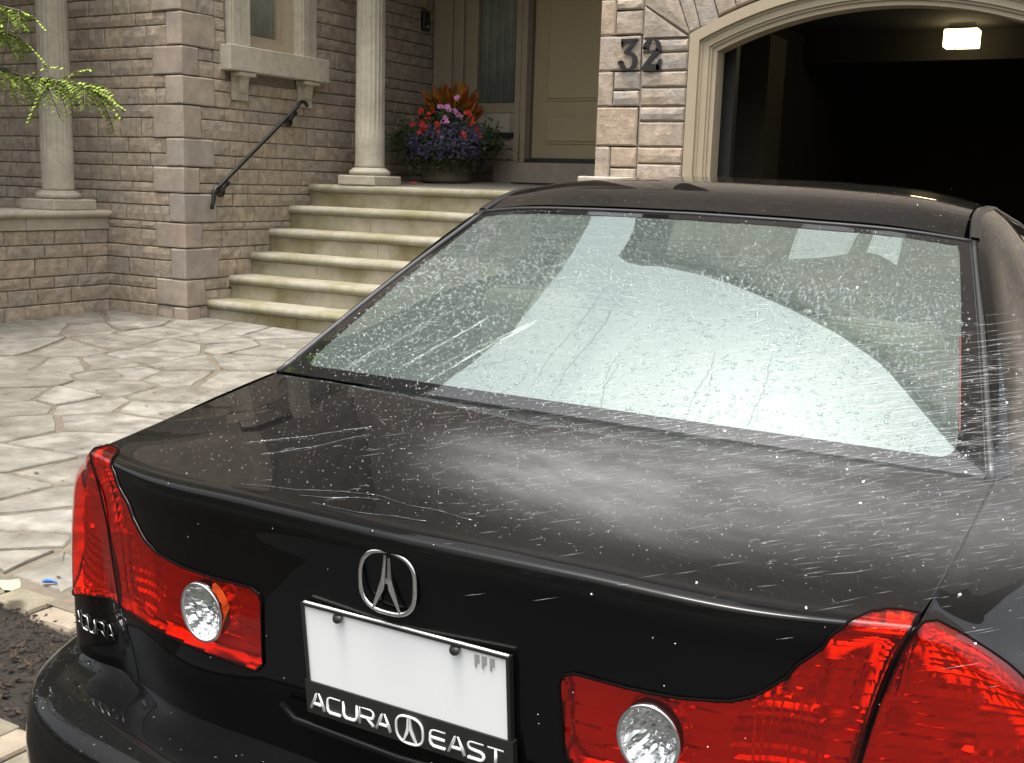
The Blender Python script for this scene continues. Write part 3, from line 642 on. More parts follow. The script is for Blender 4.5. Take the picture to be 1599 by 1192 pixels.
for a, b in ((-1.935, -1.862), (-1.855, -1.65)): MB().box(a, b, 10.9, 11.1, 2.745, 2.90, .008).build('lamp_shade', pmat('lit_shade', (.9, .8, .6), .5, emis=(1, .80, .42, 3)), gl)
# digits
def digit(ch, label, strokes, x0, zb):
    t = thing('house_number', label, 'number', (x0, GY-.02, zb))
    mb = MB()
    for st in strokes: mb.prism([(x0+a, zb+b) for a, b in st], lambda a, b, d: (a, d, b), GY-.020, GY-.008)
    mb.build('digit', M_NUM, t)
def ring(cx, cy, rx, ry, ix, iy, a0, a1, n=14, dx=0):
    out = [(cx+rx*math.cos(a0+(a1-a0)*k/n), cy+ry*math.sin(a0+(a1-a0)*k/n)) for k in range(n+1)]
    inn = [(cx-dx+ix*math.cos(a0+(a1-a0)*k/n), cy+iy*math.sin(a0+(a1-a0)*k/n)) for k in range(n, -1, -1)]
    return [[out[k], out[k+1], inn[n-k-1], inn[n-k]] for k in range(n)]
R_ = math.radians
three = [[(.02, .222), (.155, .222), (.155, .205), (.02, .183)], [(.02, .222), (.02, .165), (.036, .165), (.045, .19)], [(.120, .207), (.155, .207), (.080, .135), (.046, .135)], [(.046, .135), (.085, .135), (.083, .118), (.046, .118)]]
three += ring(.078, .066, .077, .068, .034, .052, R_(86), R_(-150), 18, -.004)+[[(.0, .042), (.034, .036), (.05, .055), (.0, .066)], [(.005, .066), (.028, .074), (.05, .06), (.028, .05)]]
digit('3', 'black house number digit 3, left digit on the pier', three, -3.622, 2.264)
two = ring(.080, .158, .070, .064, .030, .046, R_(190), R_(-30), 18, -.004)+[[(.008, .146), (.048, .134), (.06, .15), (.012, .165)], [(.112, .155), (.145, .128), (.060, .044), (.0, .012)], [(.0, .012), (.06, .044), (.138, .04), (.150, 0), (.0, 0)], [(.120, .04), (.138, .075), (.158, .075), (.150, .0), (.118, .0)]]
digit('2', 'black house number digit 2, right digit on the pier', two, -3.437, 2.262)

# ------------------------------------------------------------------ upper storey and roofs (above the frame; the rear window mirrors them)
up_ = thing('upper_storey', 'tall stone upper storeys and steep gable roofs over porch and garage', 'house', (-3, 9, 4.5))
M_UP = pmat('upper_stone', (.26, .21, .17), .85, noise=.35, nscale=4, tint=(.22, .18, .15), mix_scale=1.5)
M_ROOF = pmat('roof_shingle', (.05, .045, .04), .9, noise=.4, nscale=6)
XZ = lambda a, b, d: (a, d, b)
MB().prism([(-4.6, 4.5), (2.6, 4.5), (5.5, 4.5), (5.5, 16), (2, 15.8), (.3, 15.0), (-.6, 14.7), (-1.64, 13.8), (-2.56, 12.4), (-3.5, 11.1), (-4.1, 10.3), (-4.6, 10.0)], XZ, 7.76, 8.3).build('garage_gable', M_UP, up_)
G_ = [(-5.33, 9.72), (-4.47, 10.35), (-4.1, 10.6), (-3.5, 11.4), (-2.56, 12.74), (-1.64, 14.1), (-.6, 14.95), (.3, 15.25), (2, 16.0), (5.5, 16.4)]
MB().prism(G_+[(a, b-.32) for a, b in reversed(G_)], XZ, 7.55, 12.5).build('garage_roof', M_ROOF, up_)
MB().box(-7.5, -3.42, 8.75, 9.0, 4.3, 8.9).box(-7.5, -3.42, 8.6, 11.4, 4.22, 4.32).build('porch_upper_wall', M_UP, up_)
MB().box(-7.6, -4.3, 8.45, 12, 8.9, 9.15).build('porch_roof', M_ROOF, up_)
MB().box(-14, -7.56, AY+.03, 11.3, 4.4, 9.2).build('bay_upper_wall', M_UP, up_)
MB().prism([(-6.9, 10.15), (-7.56, 10.64), (-8.88, 12.78), (-11.05, 16.93), (-14.6, 23), (-18.2, 26), (-26, 27), (-26, 9.2), (-6.9, 9.2)], XZ, 9.1, 12).build('main_roof', M_ROOF, up_)
for x0, x1 in ((-2.5, -1.62), (-1.25, -.42)):
    f = MB().box(x0, x1, 7.68, 7.74, 8.3, 9.75).build('window', M_WHITE, up_)
    MB().box(x0+.07, x1-.07, 7.66, 7.679, 8.37, 9.68).build('sky_glare', pmat('sky_glare_white', (.75, .75, .74), .6), f)  # white panel painted in place of sky reflected by the window
MB().box(-13.9, -8.0, 3.1, 7.0, 4.32, 4.5).build('left_porch_roof', M_LIME, up_)


# ------------------------------------------------------------------ planting behind the camera, mirrored in the paint
def leafcloud(mb, c, rx, ry, rz, n, size, r):
    for k in range(n):
        v = rdir(r)*r.uniform(.55, 1.02); v *= 1+.25*math.sin(5*v.x+3*v.z)*math.sin(4*v.y)
        leafquad(mb, (c[0]+v.x*rx, c[1]+v.y*ry, c[2]+v.z*rz), rdir(r), rdir(r), size*r.uniform(.6, 1.3), size*r.uniform(.4, .8))
rr = random.Random(5); mb = MB()
for k in range(26): 
    x = -34+k*2.7; leafcloud(mb, (x+rr.uniform(-1, 1), -21+rr.uniform(-2, 2), rr.uniform(2.6, 5.2)), 2.6, 2.2, rr.uniform(2.8, 4.6), 420, .75, rr)
for k in range(12):
    y = -18+k*2.4; leafcloud(mb, (-19+rr.uniform(-1, 1), y, rr.uniform(2.2, 4.)), 2.2, 2.2, rr.uniform(2.5, 3.6), 330, .7, rr)
tag(mb.build('street_trees', pmat('tree_leaf', (.03, .05, .015), .7, noise=.5, nscale=2)), 'mass of trees across the street behind the viewer', 'trees', kind='stuff')

# honey locust reaching in at the upper left
M_LOC = pmat('locust_leaf', (.11, .19, .03), .75, spec=.15, rnd=[(.25, .33, .055)])
M_BARK = pmat('bark', (.09, .07, .05), .9, noise=.4, nscale=20, bump=.004)
tree = thing('locust_tree', 'bright green feathery tree branch hanging in at the upper left', 'tree', (-7.4, 3.2, 0))
mb = MB().tube([(-7.4, 3.2, -.2), (-7.35, 3.25, 1.1), (-7.3, 3.3, 2.2), (-7.15, 3.35, 3.2), (-7.0, 3.4, 4.6)], .09, 10, radii=[.10, .085, .075, .06, .03]); mb.build('trunk', M_BARK, tree)
rr = random.Random(17); leaves = MB(); twigs = MB()
def pinnate(p, d, L, droop):
    d = Vector(d).normalized(); p = Vector(p); side = d.cross(Vector((0, 0, 1))).normalized(); pts = [p.copy()]
    n = 11
    for k in range(n):
        d = (d+Vector((0, 0, -droop/n))).normalized(); q = p+d*L/n
        for s in (-1, 1):
            ld = (side*s*.9+d*.35+Vector((0, 0, rr.uniform(-.45, .1)))).normalized()
            leafquad(leaves, q, ld, (0, 0, 1), .042*(1-.3*k/n)*rr.uniform(.85, 1.2), .015, .1)
        p = q; pts.append(p.copy())
    twigs.tube(pts, .0018, 4)
def bough(pts, nl, L):
    pts = [Vector(p) for p in pts]; twigs.tube(pts, .01, 6, radii=[.012*(1-i/len(pts))+.003 for i in range(len(pts))])
    for k in range(nl):
        t = rr.random()**.8*(len(pts)-1); i = min(int(t), len(pts)-2); p = pts[i].lerp(pts[i+1], t-i); d = pts[i+1]-pts[i]
        pinnate(p, d.normalized()+Vector((rr.gauss(0, .6), rr.gauss(0, .6), rr.gauss(-.05, .3))), L*rr.uniform(.7, 1.15), rr.uniform(.4, 1.5))
bough([(-7.1, 3.4, 2.3), (-5.9, 3.42, 2.03), (-5.0, 3.4, 1.93), (-4.55, 3.4, 1.84), (-4.3, 3.4, 1.81), (-4.10, 3.4, 1.78)], 70, .19)
bough([(-7.1, 3.4, 2.7), (-5.8, 3.45, 2.33), (-5.1, 3.4, 2.2), (-4.72, 3.4, 2.15), (-4.55, 3.4, 2.12)], 36, .17)
bough([(-7.1, 3.4, 2.5), (-5.8, 3.38, 2.2), (-5.1, 3.4, 2.09), (-4.78, 3.4, 2.05), (-4.62, 3.4, 2.02)], 34, .17)
twigs.build('twig', M_BARK, tree)
leaves.build('crown', M_LOC, tree)
rrb = random.Random(9); mb = MB()
leafcloud(mb, (-7.1, 3.4, 4.7), 1.5, 1.5, 1.1, 1500, .10, rrb); mb.build('upper_crown', M_LOC, tree)
# ------------------------------------------------------------------ car body surfaces (car space: x right, y forward, z up, metres)
def lerp_line(P, t):
    """smooth curve through the points P at index-parameter t (non-uniform Catmull-Rom)"""
    n = len(P); i = min(max(int(t), 0), n-2); f = t-i
    def ln(a, b): return max(1e-5, math.sqrt(sum((p-q)**2 for p, q in zip(P[a], P[b]))))
    d1 = ln(i, i+1); out = []
    d0 = ln(i-1, i) if i > 0 else d1; d2 = ln(i+1, i+2) if i < n-2 else d1
    h00 = 2*f**3-3*f*f+1; h10 = f**3-2*f*f+f; h01 = -2*f**3+3*f*f; h11 = f**3-f*f
    for k in range(3):
        s1 = (P[i+1][k]-P[i][k])/d1
        m0 = ((P[i][k]-P[i-1][k])/d0*d1+s1*d0)/(d0+d1) if i > 0 else s1
        m1 = (s1*d2+(P[i+2][k]-P[i+1][k])/d2*d1)/(d1+d2) if i < n-2 else s1
        out.append(h00*P[i][k]+h10*d1*m0+h01*P[i+1][k]+h11*d1*m1)
    return tuple(out)
def S(G, u, v):
    """surface point; u along columns, v along rows of the control grid G[row][col]"""
    i = min(max(int(v), 0), len(G)-2); lo = max(0, i-1); hi = min(len(G), i+3)
    return lerp_line([lerp_line(G[r], u) for r in range(lo, hi)], v-lo)
def SN(G, u, v, e=.02):
    nu, nv = len(G[0])-1, len(G)-1
    a, b = S(G, max(0, u-e), v), S(G, min(nu, u+e), v); c, d = S(G, u, max(0, v-e)), S(G, u, min(nv, v+e))
    p = [b[k]-a[k] for k in range(3)]; q = [d[k]-c[k] for k in range(3)]
    n = (p[1]*q[2]-p[2]*q[1], p[2]*q[0]-p[0]*q[2], p[0]*q[1]-p[1]*q[0]); L = math.sqrt(sum(x*x for x in n)) or 1
    return tuple(x/L for x in n)
# columns of the lower body, half car: rear centre, round the corner, along the side; rows run down from the lip / trunk gap
BODY_COLS = [
 [(0, .018, .990), (0, .0145, .980), (0, .020, .93), (0, .033, .85), (0, .048, .75), (0, .075, .66), (0, .09, .60)],
 [(.24, .030, .988), (.24, .0265, .978), (.24, .034, .93), (.24, .045, .85), (.24, .058, .75), (.24, .08, .66), (.24, .097, .60)],
 [(.45, .052, .982), (.45, .0495, .972), (.45, .053, .93), (.45, .058, .85), (.45, .068, .75), (.45, .09, .66), (.45, .11, .60)],
 [(.600, .094, .986), (.594, .0905, .970), (.581, .0955, .93), (.564, .0955, .85), (.552, .101, .75), (.552, .125, .66), (.552, .138, .60)],
 [(.602, .098, .9868), (.607, .0955, .970), (.603, .102, .93), (.603, .113, .85), (.603, .125, .75), (.603, .144, .66), (.603, .152, .60)],
 [(.604, .104, .989), (.635, .117, .970), (.662, .126, .93), (.672, .132, .85), (.677, .138, .75), (.682, .150, .66), (.684, .16, .60)],
 [(.605, .120, .990), (.650, .136, .964), (.695, .148, .922), (.717, .157, .85), (.724, .160, .75), (.731, .168, .66), (.734, .175, .60)],
 [(.607, .150, .993), (.664, .172, .959), (.720, .183, .912), (.752, .193, .85), (.761, .195, .75), (.769, .202, .66), (.772, .21, .60)],
 [(.611, .203, .999), (.675, .222, .961), (.734, .240, .907), (.781, .250, .84), (.795, .252, .75), (.802, .257, .66), (.805, .265, .60)],
 [(.617, .29, 1.010), (.686, .305, .972), (.747, .318, .914), (.799, .328, .84), (.820, .333, .75), (.828, .336, .66), (.83, .34, .60)],
 [(.625, .41, 1.026), (.703, .425, .991), (.761, .437, .932), (.810, .447, .845), (.838, .452, .75), (.845, .456, .66), (.848, .46, .60)],
 [(.632, .556, 1.044), (.712, .58, 1.010), (.777, .60, .947), (.826, .61, .85), (.855, .62, .75), (.866, .62, .66), (.87, .62, .60)],
 [(.664, .90, 1.052), (.738, .9, 1.022), (.793, .9, .955), (.842, .9, .855), (.868, .9, .75), (.878, .9, .66), (.88, .9, .60)],
 [(.682, 1.5, 1.047), (.752, 1.5, 1.015), (.803, 1.5, .95), (.85, 1.5, .85), (.874, 1.5, .75), (.88, 1.5, .66), (.88, 1.5, .60)],
 [(.692, 2.4, 1.037), (.755, 2.4, 1.005), (.803, 2.4, .94), (.85, 2.4, .845), (.872, 2.4, .75), (.878, 2.4, .66), (.878, 2.4, .60)],
 [(.700, 3.4, 1.005), (.760, 3.4, .975), (.803, 3.4, .92), (.842, 3.4, .835), (.862, 3.4, .75), (.868, 3.4, .66), (.868, 3.4, .60)],
 [(.66, 4.1, .90), (.71, 4.1, .87), (.75, 4.1, .83), (.79, 4.1, .78), (.82, 4.1, .72), (.83, 4.1, .66), (.83, 4.1, .60)],
 [(.50, 4.42, .80), (.55, 4.43, .775), (.60, 4.44, .75), (.64, 4.46, .72), (.68, 4.48, .69), (.70, 4.49, .65), (.70, 4.50, .60)],
 [(0, 4.52, .76), (0, 4.545, .75), (0, 4.56, .735), (0, 4.57, .71), (0, 4.575, .68), (0, 4.58, .65), (0, 4.58, .60)]]
BODY = [[c[r] for c in BODY_COLS] for r in range(7)]
# trunk: deck rows, rounded lip, then the rear face rows of the first four body columns
TRUNK = [
 [(0, .487, 1.058), (.24, .497, 1.056), (.45, .522, 1.051), (.630, .556, 1.044)],
 [(0, .32, 1.037), (.24, .325, 1.034), (.45, .33, 1.027), (.6175, .31, 1.013)],
 [(0, .15, 1.013), (.24, .16, 1.010), (.45, .165, 1.004), (.6095, .178, .998)],
 [(0, .050, .998), (.24, .062, .996), (.45, .083, .990), (.603, .118, .990)],
 [(0, .028, .9950), (.24, .040, .9930), (.45, .062, .9870), (.6015, .102, .9885)]]+[[BODY[r][c] for c in range(4)] for r in range(7)]
GLASS = [
 [(0, .492, 1.061), (.24, .502, 1.059), (.45, .528, 1.054), (.622, .562, 1.047)],
 [(0, .775, 1.233), (.23, .785, 1.229), (.43, .815, 1.218), (.565, .850, 1.206)],
 [(0, 1.055, 1.369), (.22, 1.065, 1.366), (.40, 1.090, 1.359), (.508, 1.123, 1.347)]]
ROOF = [
 [(0, 1.063, 1.378), (.22, 1.073, 1.375), (.40, 1.098, 1.367), (.494, 1.125, 1.354)],
 [(0, 1.16, 1.412), (.22, 1.168, 1.409), (.40, 1.185, 1.399), (.490, 1.20, 1.384)],
 [(0, 1.45, 1.4435), (.22, 1.455, 1.440), (.40, 1.46, 1.425), (.484, 1.465, 1.407)],
 [(0, 1.85, 1.4475), (.22, 1.85, 1.443), (.38, 1.85, 1.424), (.472, 1.85, 1.398)],
 [(0, 2.3, 1.437), (.22, 2.3, 1.430), (.37, 2.3, 1.406), (.462, 2.3, 1.378)],
 [(0, 2.75, 1.40), (.22, 2.74, 1.393), (.38, 2.72, 1.373), (.475, 2.70, 1.345)],
 [(0, 2.97, 1.365), (.22, 2.95, 1.358), (.40, 2.9, 1.338), (.50, 2.85, 1.31)]]
# roof rail, pillars and side glass: columns forward, rows from the upper edge down to the belt line
SIDE = [
 [(.632, .560, 1.047), (.575, .852, 1.210), (.518, 1.123, 1.352), (.507, 1.22, 1.386), (.502, 1.465, 1.405), (.490, 1.85, 1.394), (.480, 2.3, 1.374), (.493, 2.70, 1.341), (.518, 2.88, 1.305), (.62, 3.35, 1.15), (.66, 3.66, 1.02)],
 [(.637, .575, 1.047), (.592, .870, 1.203), (.540, 1.145, 1.341), (.530, 1.235, 1.368), (.525, 1.465, 1.386), (.512, 1.85, 1.374), (.503, 2.3, 1.353), (.515, 2.70, 1.32), (.54, 2.88, 1.287), (.638, 3.35, 1.13), (.672, 3.66, 1.015)],
 [(.643, .595, 1.047), (.612, .885, 1.178), (.575, 1.16, 1.290), (.570, 1.25, 1.318), (.570, 1.465, 1.328), (.560, 1.85, 1.318), (.553, 2.3, 1.300), (.565, 2.70, 1.272), (.588, 2.88, 1.245), (.658, 3.35, 1.09), (.682, 3.66, 1.01)],
 [(.650, .625, 1.046), (.642, .895, 1.105), (.632, 1.17, 1.160), (.632, 1.26, 1.18), (.634, 1.465, 1.19), (.638, 1.85, 1.193), (.638, 2.3, 1.188), (.645, 2.70, 1.17), (.652, 2.88, 1.15), (.682, 3.35, 1.05), (.692, 3.66, 1.008)],
 [(.654, .65, 1.046), (.664, .90, 1.052), (.672, 1.17, 1.050), (.675, 1.26, 1.049), (.681, 1.465, 1.047), (.686, 1.85, 1.043), (.692, 2.3, 1.038), (.695, 2.70, 1.031), (.697, 2.88, 1.026), (.700, 3.35, 1.007), (.70, 3.66, 1.00)]]
BUMP_COLS = []
for (x, y), (bx, by) in zip([(c[6][0], c[6][1]) for c in BODY_COLS[:3]+BODY_COLS[4:12]], [(0, -.055), (.245, -.048), (.465, -.030), (.62, .002), (.69, .034), (.742, .076), (.785, .128), (.818, .195), (.843, .29), (.86, .41), (.874, .61)]):
    ix, iy = x*.985, y+.012
    m = lambda f: (ix+(bx-ix)*f, iy+(by-iy)*f)
    BUMP_COLS.append([(*m(0), .612), (*m(.22), .598), (*m(.70), .585), (*m(.93), .570), (*m(1.0), .540), (*m(.985), .42), (*m(.93), .28), (*m(.70), .20)])
BUMPER = [[c[r] for c in BUMP_COLS] for r in range(8)]

# ------------------------------------------------------------------ the car
CAR = thing('black_car', 'wet black four door sedan seen from behind, being hosed down in the driveway', 'car', (0, 0, 0))
del WM[CAR.name]
dvx, fwx = Vector((.9991907, .0377081, -.0140032)), Vector((-.0377118, .9992887, 0))
upx = dvx.cross(fwx).normalized()
cm = Matrix((dvx, fwx, upx)).transposed().to_4x4(); cm.translation = (-.79133226, 1.05090498, .01037911)
CAR.matrix_world = cm; CAR.matrix_basis = cm
def inpoly(p, poly):
    c = False; n = len(poly)
    for i in range(n):
        a, b = poly[i], poly[i-1]
        if (a[1] > p[1]) != (b[1] > p[1]) and p[0] < (b[0]-a[0])*(p[1]-a[1])/(b[1]-a[1])+a[0]: c = not c
    return c
def lin(a, b, n): return [a+(b-a)*i/n for i in range(n+1)]
def patch(mb, G, us, vs, side=1, off=0, skip=None, both=False):
    for sd in ((1, -1) if both else (side,)):
        V = []; nu, nv = len(us), len(vs)
        for v in vs:
            for u in us:
                p = S(G, u, v)
                if off:
                    n = SN(G, u, v); p = [p[k]+n[k]*off for k in range(3)]
                V.append((p[0]*sd, p[1], p[2]))
        F = []
        for j in range(nv-1):
            for i in range(nu-1):
                if skip and skip(us[i], us[i+1], vs[j], vs[j+1]): continue
                q = (j*nu+i, j*nu+i+1, (j+1)*nu+i+1, (j+1)*nu+i); F.append(q if sd > 0 else q[::-1])
        mb.add(V, F, True)
    return mb
def weld(mb, name, mat, parent, d=.0004):
    me = mb.mesh(name); bm = bmesh.new(); bm.from_mesh(me); bmesh.ops.remove_doubles(bm, verts=bm.verts, dist=d)
    bmesh.ops.recalc_face_normals(bm, faces=bm.faces); bm.to_mesh(me); bm.free(); return link(name, me, mat, parent)
# outlines of the tail lamps in surface coordinates: inner piece on the trunk lid, outer piece round the corner
LAMP_IN = [(2.982, 2.88), (2.87, 2.848), (2.772, 2.88), (2.693, 3.15), (2.63, 4.1), (2.55, 5.5), (2.47, 6.43), (2.37, 6.8), (2.25, 7.2), (2.08, 7.45), (1.88, 7.68), (1.6, 7.80), (1.31, 7.84), (1.01, 7.82), (.95, 7.9), (.935, 8.05), (.965, 9.0), (1.03, 9.17), (1.43, 9.13), (1.88, 9.02), (2.6, 9.02), (2.982, 9.03)]
LAMP_OUT = [(3.022, .03), (5.2, .05), (6.25, .22), (6.39, .64), (6.46, .92), (6.62, 1.2), (6.76, 1.5), (6.85, 1.85), (7.2, 2.3), (7.65, 2.75), (7.95, 3.3), (7.9, 4.0), (7.5, 4.4), (7.0, 4.52), (6.0, 4.47), (5, 4.27), (4, 4.1), (3.022, 4.03)]
def holed(poly):
    def sk(u0, u1, v0, v1): return all(inpoly(q, poly) for q in ((u0, v0), (u1, v0), (u1, v1), (u0, v1)))
    return sk
def sect(*seg):
    out = []
    for a, b, n in seg: out += lin(a, b, n)[(1 if out else 0):]
    return out
TU = sect((0, .9, 9), (.9, 2.986, 100)); TV = sect((0, 2, 14), (2, 2.8, 6), (2.8, 6, 50), (6, 9.25, 72), (9.25, 11, 10))
mb = MB(); patch(mb, TRUNK, TU, TV, both=True, skip=holed(LAMP_IN))
# folded edge of the lid along the gap
for sd in (1, -1):
    for v0, v1 in zip(TV, TV[1:]):
        a, b = S(TRUNK, 2.986, v0), S(TRUNK, 2.986, v1)
        V = [(a[0]*sd, a[1], a[2]), (b[0]*sd, b[1], b[2]), ((b[0]-.002)*sd, b[1]+.018, b[2]-.018), ((a[0]-.002)*sd, a[1]+.018, a[2]-.018)]; mb.add(V, [(0, 1, 2, 3)])
lid = weld(mb, 'trunk_lid', M_BLACKP, CAR)
BU = sect((3.012, 8, 100), (8, 14, 30), (14, 18, 16)); BV = sect((0, 2, 36), (2, 4.6, 64), (4.6, 6, 12))
mb = MB(); patch(mb, BODY, BU, BV, both=True, skip=holed(LAMP_OUT))
for sd in (1, -1):
    for v0, v1 in zip(BV, BV[1:]):
        a, b = S(BODY, 3.012, v0), S(BODY, 3.012, v1)
        mb.add([(a[0]*sd, a[1], a[2]), (b[0]*sd, b[1], b[2]), (b[0]*sd, b[1]+.018, b[2]-.018), (a[0]*sd, a[1]+.018, a[2]-.018)], [(0, 1, 2, 3)])
# trunk gutter edge along the lid, u = 3.03..10 at the top
RIM = [S(BODY, u, 0) for u in lin(3.012, 11, 44)]
for sd in (1, -1):
    for a, b in zip(RIM, RIM[1:]): mb.add([((a[0]+.002)*sd, a[1], a[2]), ((b[0]+.002)*sd, b[1], b[2]), (b[0]*sd, b[1], b[2]-.025), (a[0]*sd, a[1], a[2]-.025)], [(0, 1, 2, 3)])
LOW = [[S(BODY, u, 6) for u in lin(10, 18, 40)]]
LOW += [[(x*f, y if y < 4.3 else y-.02*(1-f), z) for x, y, _ in LOW[0]] for f, z in ((1.0, .45), (.985, .32), (.93, .22))]
def arch_skip(u0, u1, v0, v1):
    p = S(LOW, (u0+u1)/2, (v0+v1)/2); return any((p[1]-y)**2+(p[2]-.31)**2 < .355**2 for y in (.93, 3.60)) and p[0] > .6
patch(mb, LOW, lin(0, 40, 160), lin(0, 3, 16), both=True, skip=arch_skip)
body = weld(mb, 'body_shell', M_BLACKP, CAR)
mb = MB(); patch(mb, BUMPER, lin(0, 10, 80), sect((0, 4, 28), (4, 7, 12)), both=True); weld(mb, 'rear_bumper', M_BLACKP, CAR)
mb = MB(); patch(mb, ROOF, lin(0, 3, 18), lin(0, 6, 60), both=True); weld(mb, 'roof', M_BLACKP, CAR)
def winskip(u0, u1, v0, v1): return 2.0 <= v0 and v1 <= 3.6 and 3.0 <= u0 and u1 <= 8.35
SU = sect((0, 3, 36), (3, 8.4, 54), (8.4, 10, 10)); SVv = sect((0, 2, 12), (2, 4, 20))
mb = MB(); patch(mb, SIDE, SU, SVv, both=True, skip=winskip)
weld(mb, 'cabin_frame', M_BLACKP, CAR)
for sd in (1, -1):
    mb = MB(); patch(mb, SIDE, lin(2.98, 5.5, 20), lin(1.97, 3.62, 10), sd, .001); weld(mb, 'side_window', M_SGLASS, CAR)
    mb = MB(); patch(mb, SIDE, lin(5.58, 8.37, 20), lin(1.97, 3.62, 10), sd, .001); weld(mb, 'side_window', M_SGLASS, CAR)
    mb = MB(); patch(mb, SIDE, lin(5.48, 5.6, 3), lin(1.97, 3.62, 10), sd, .003); weld(mb, 'window_post', M_BLACKTRIM, CAR)
# roof ditch moulding
mb = MB()
for sd in (1, -1):
    mb = MB(); pts = [S(SIDE, u, 0) for u in lin(2.0, 8, 60)]
    for a, b in zip(pts, pts[1:]):
        V = []
        for q in (a, b): V += [((q[0]-.014)*sd, q[1], q[2]+.000), ((q[0]-.011)*sd, q[1], q[2]+.004), ((q[0]+.003)*sd, q[1], q[2]+.0025), ((q[0]+.005)*sd, q[1], q[2]-.003)]
        mb.add(V, [(0, 1, 5, 4), (1, 2, 6, 5), (2, 3, 7, 6)], True)
    weld(mb, 'roof_moulding', pmat('satin_moulding', (.012, .012, .012), .3), CAR)
# rear window: pane, printed black border, edge moulding, heater lines
GU, GV = lin(0, 3, 30), lin(0, 2, 36)
mb = MB(); patch(mb, GLASS, GU, GV, both=True); rw = weld(mb, 'rear_window', M_RGLASS, CAR)
def ginner(n=10):
    um, v0, v1, r = 2.77, .085, 1.925, .16
    pts = [(0, v0), (um-r*1.0, v0)]+[(um-r+r*math.sin(a), v0+r*.8-r*.8*math.cos(a)) for a in lin(0, PI/2, n)[1:]]+[(um+.03, 1.2)]
    pts += [(um+.04-.08+.08*math.cos(a), v1-.08+.08*math.sin(a)) for a in lin(0, PI/2, n)]+[(0, v1)]
    return pts
inn = ginner(); mb = MB()
def dens(pts, n=6):
    out = []
    for a, b in zip(pts, pts[1:]): out += [(a[0]+(b[0]-a[0])*i/n, a[1]+(b[1]-a[1])*i/n) for i in range(n)]
    return out+[pts[-1]]
inn = dens(inn)
for sd in (1, -1):
    V = []; F = []
    for u, v in inn:
        # nearest border point along the ray from the pane's middle
        cu, cv = 1.4, 1.0; du, dv_ = u-cu, v-cv; k = 9
        if du > 1e-6: k = min(k, (3-cu)/du)
        if dv_ > 1e-6: k = min(k, (2-cv)/dv_)
        if dv_ < -1e-6: k = min(k, -cv/dv_)
        ou, ov = (u if u < .01 else cu+du*k), cv+dv_*k
        ov = min(2, max(0, ov)); ou = min(3, max(0, ou))
        if u < .01: ou, ov = 0, (0 if v < 1 else 2)
        for f in (0, .5, 1):
            a, b = u+(ou-u)*f, v+(ov-v)*f; p = S(GLASS, a, b); n = SN(GLASS, min(a, 2.95), b); o_ = .0012*(-1 if n[2] < 0 else 1); V.append(((p[0]+n[0]*o_)*sd, p[1]+n[1]*o_, p[2]+n[2]*o_))
    for i in range(len(inn)-1):
        for j in (0, 1): F.append((i*3+j, i*3+3+j, i*3+4+j, i*3+1+j))
    mb.add(V, F, True)
weld(mb, 'window_border', M_FRIT, rw)
mb = MB()
def edge(pts, r): mb.tube(pts, r, 6)
top = [S(GLASS, u, 2) for u in lin(0, 3, 24)]; sidep = [S(GLASS, 3, v) for v in lin(0, 2, 24)]
L = [(-p[0], p[1], p[2]+.001) for p in reversed(top)]+[(p[0], p[1], p[2]+.001) for p in top[1:]]; edge(L, .0042)
o = mb.build('roof_seal', M_BLACKTRIM, rw)
for sd in (1, -1):
    mb = MB()
    edge([((p[0]+.004)*sd, p[1], p[2]-.001) for p in sidep], .006)
    mb.tube([((p[0]-.003)*sd, p[1], p[2]+.003) for p in sidep], .0012, 5)
    mb.build('side_seal', pmat('seal_grey', (.03, .03, .03), .25), rw)
mb = MB()
for k in range(13):
    v = .17+k*.135; um = 2.72
    P = [S(GLASS, u, v) for u in lin(0, um, 20)]; n = SN(GLASS, 1, v); sg = -1 if n[2] > 0 else 1
    P = [(p[0]+n[0]*sg*.003, p[1]+n[1]*sg*.003, p[2]+n[2]*sg*.003) for p in P]
    mb.tube([(-p[0], p[1], p[2]) for p in reversed(P)]+P[1:], .0007, 3)
mb.build('heater_line', pmat('heater_brown', (.05, .03, .02), .5), rw)
mb = MB(); V = []
for v in lin(.28, .98, 14):
    for u in (2.776, 2.79): p = S(GLASS, u, v); n = SN(GLASS, u, v); g_ = 1 if n[2] > 0 else -1; V.append(tuple(p[k]-n[k]*g_*-.0016 for k in range(3)))
mb.add(V, [(2*i, 2*i+1, 2*i+3, 2*i+2) for i in range(14)]); mb.build('red_strip', pmat('red_strip', (.10, .016, .013), .5), rw)
# front end (mostly out of sight)
WS = [[(0, 2.97, 1.365), (.40, 2.9, 1.338), (.515, 2.86, 1.312)], [(0, 3.4, 1.18), (.45, 3.33, 1.16), (.60, 3.27, 1.17)], [(0, 3.80, 1.0), (.5, 3.72, .995), (.66, 3.64, 1.02)]]
mb = MB(); patch(mb, WS, lin(0, 2, 12), lin(0, 2, 12), both=True); weld(mb, 'windshield', M_SGLASS, CAR)
HD = [[(0, 3.80, .995), (.45, 3.74, .99), (.70, 3.45, 1.005)], [(0, 4.2, .92), (.4, 4.15, .91), (.66, 4.05, .91)], [(0, 4.52, .76), (.3, 4.50, .775), (.50, 4.42, .80)]]
mb = MB(); patch(mb, HD, lin(0, 2, 12), lin(0, 2, 14), both=True); weld(mb, 'hood', M_BLACKP, CAR)
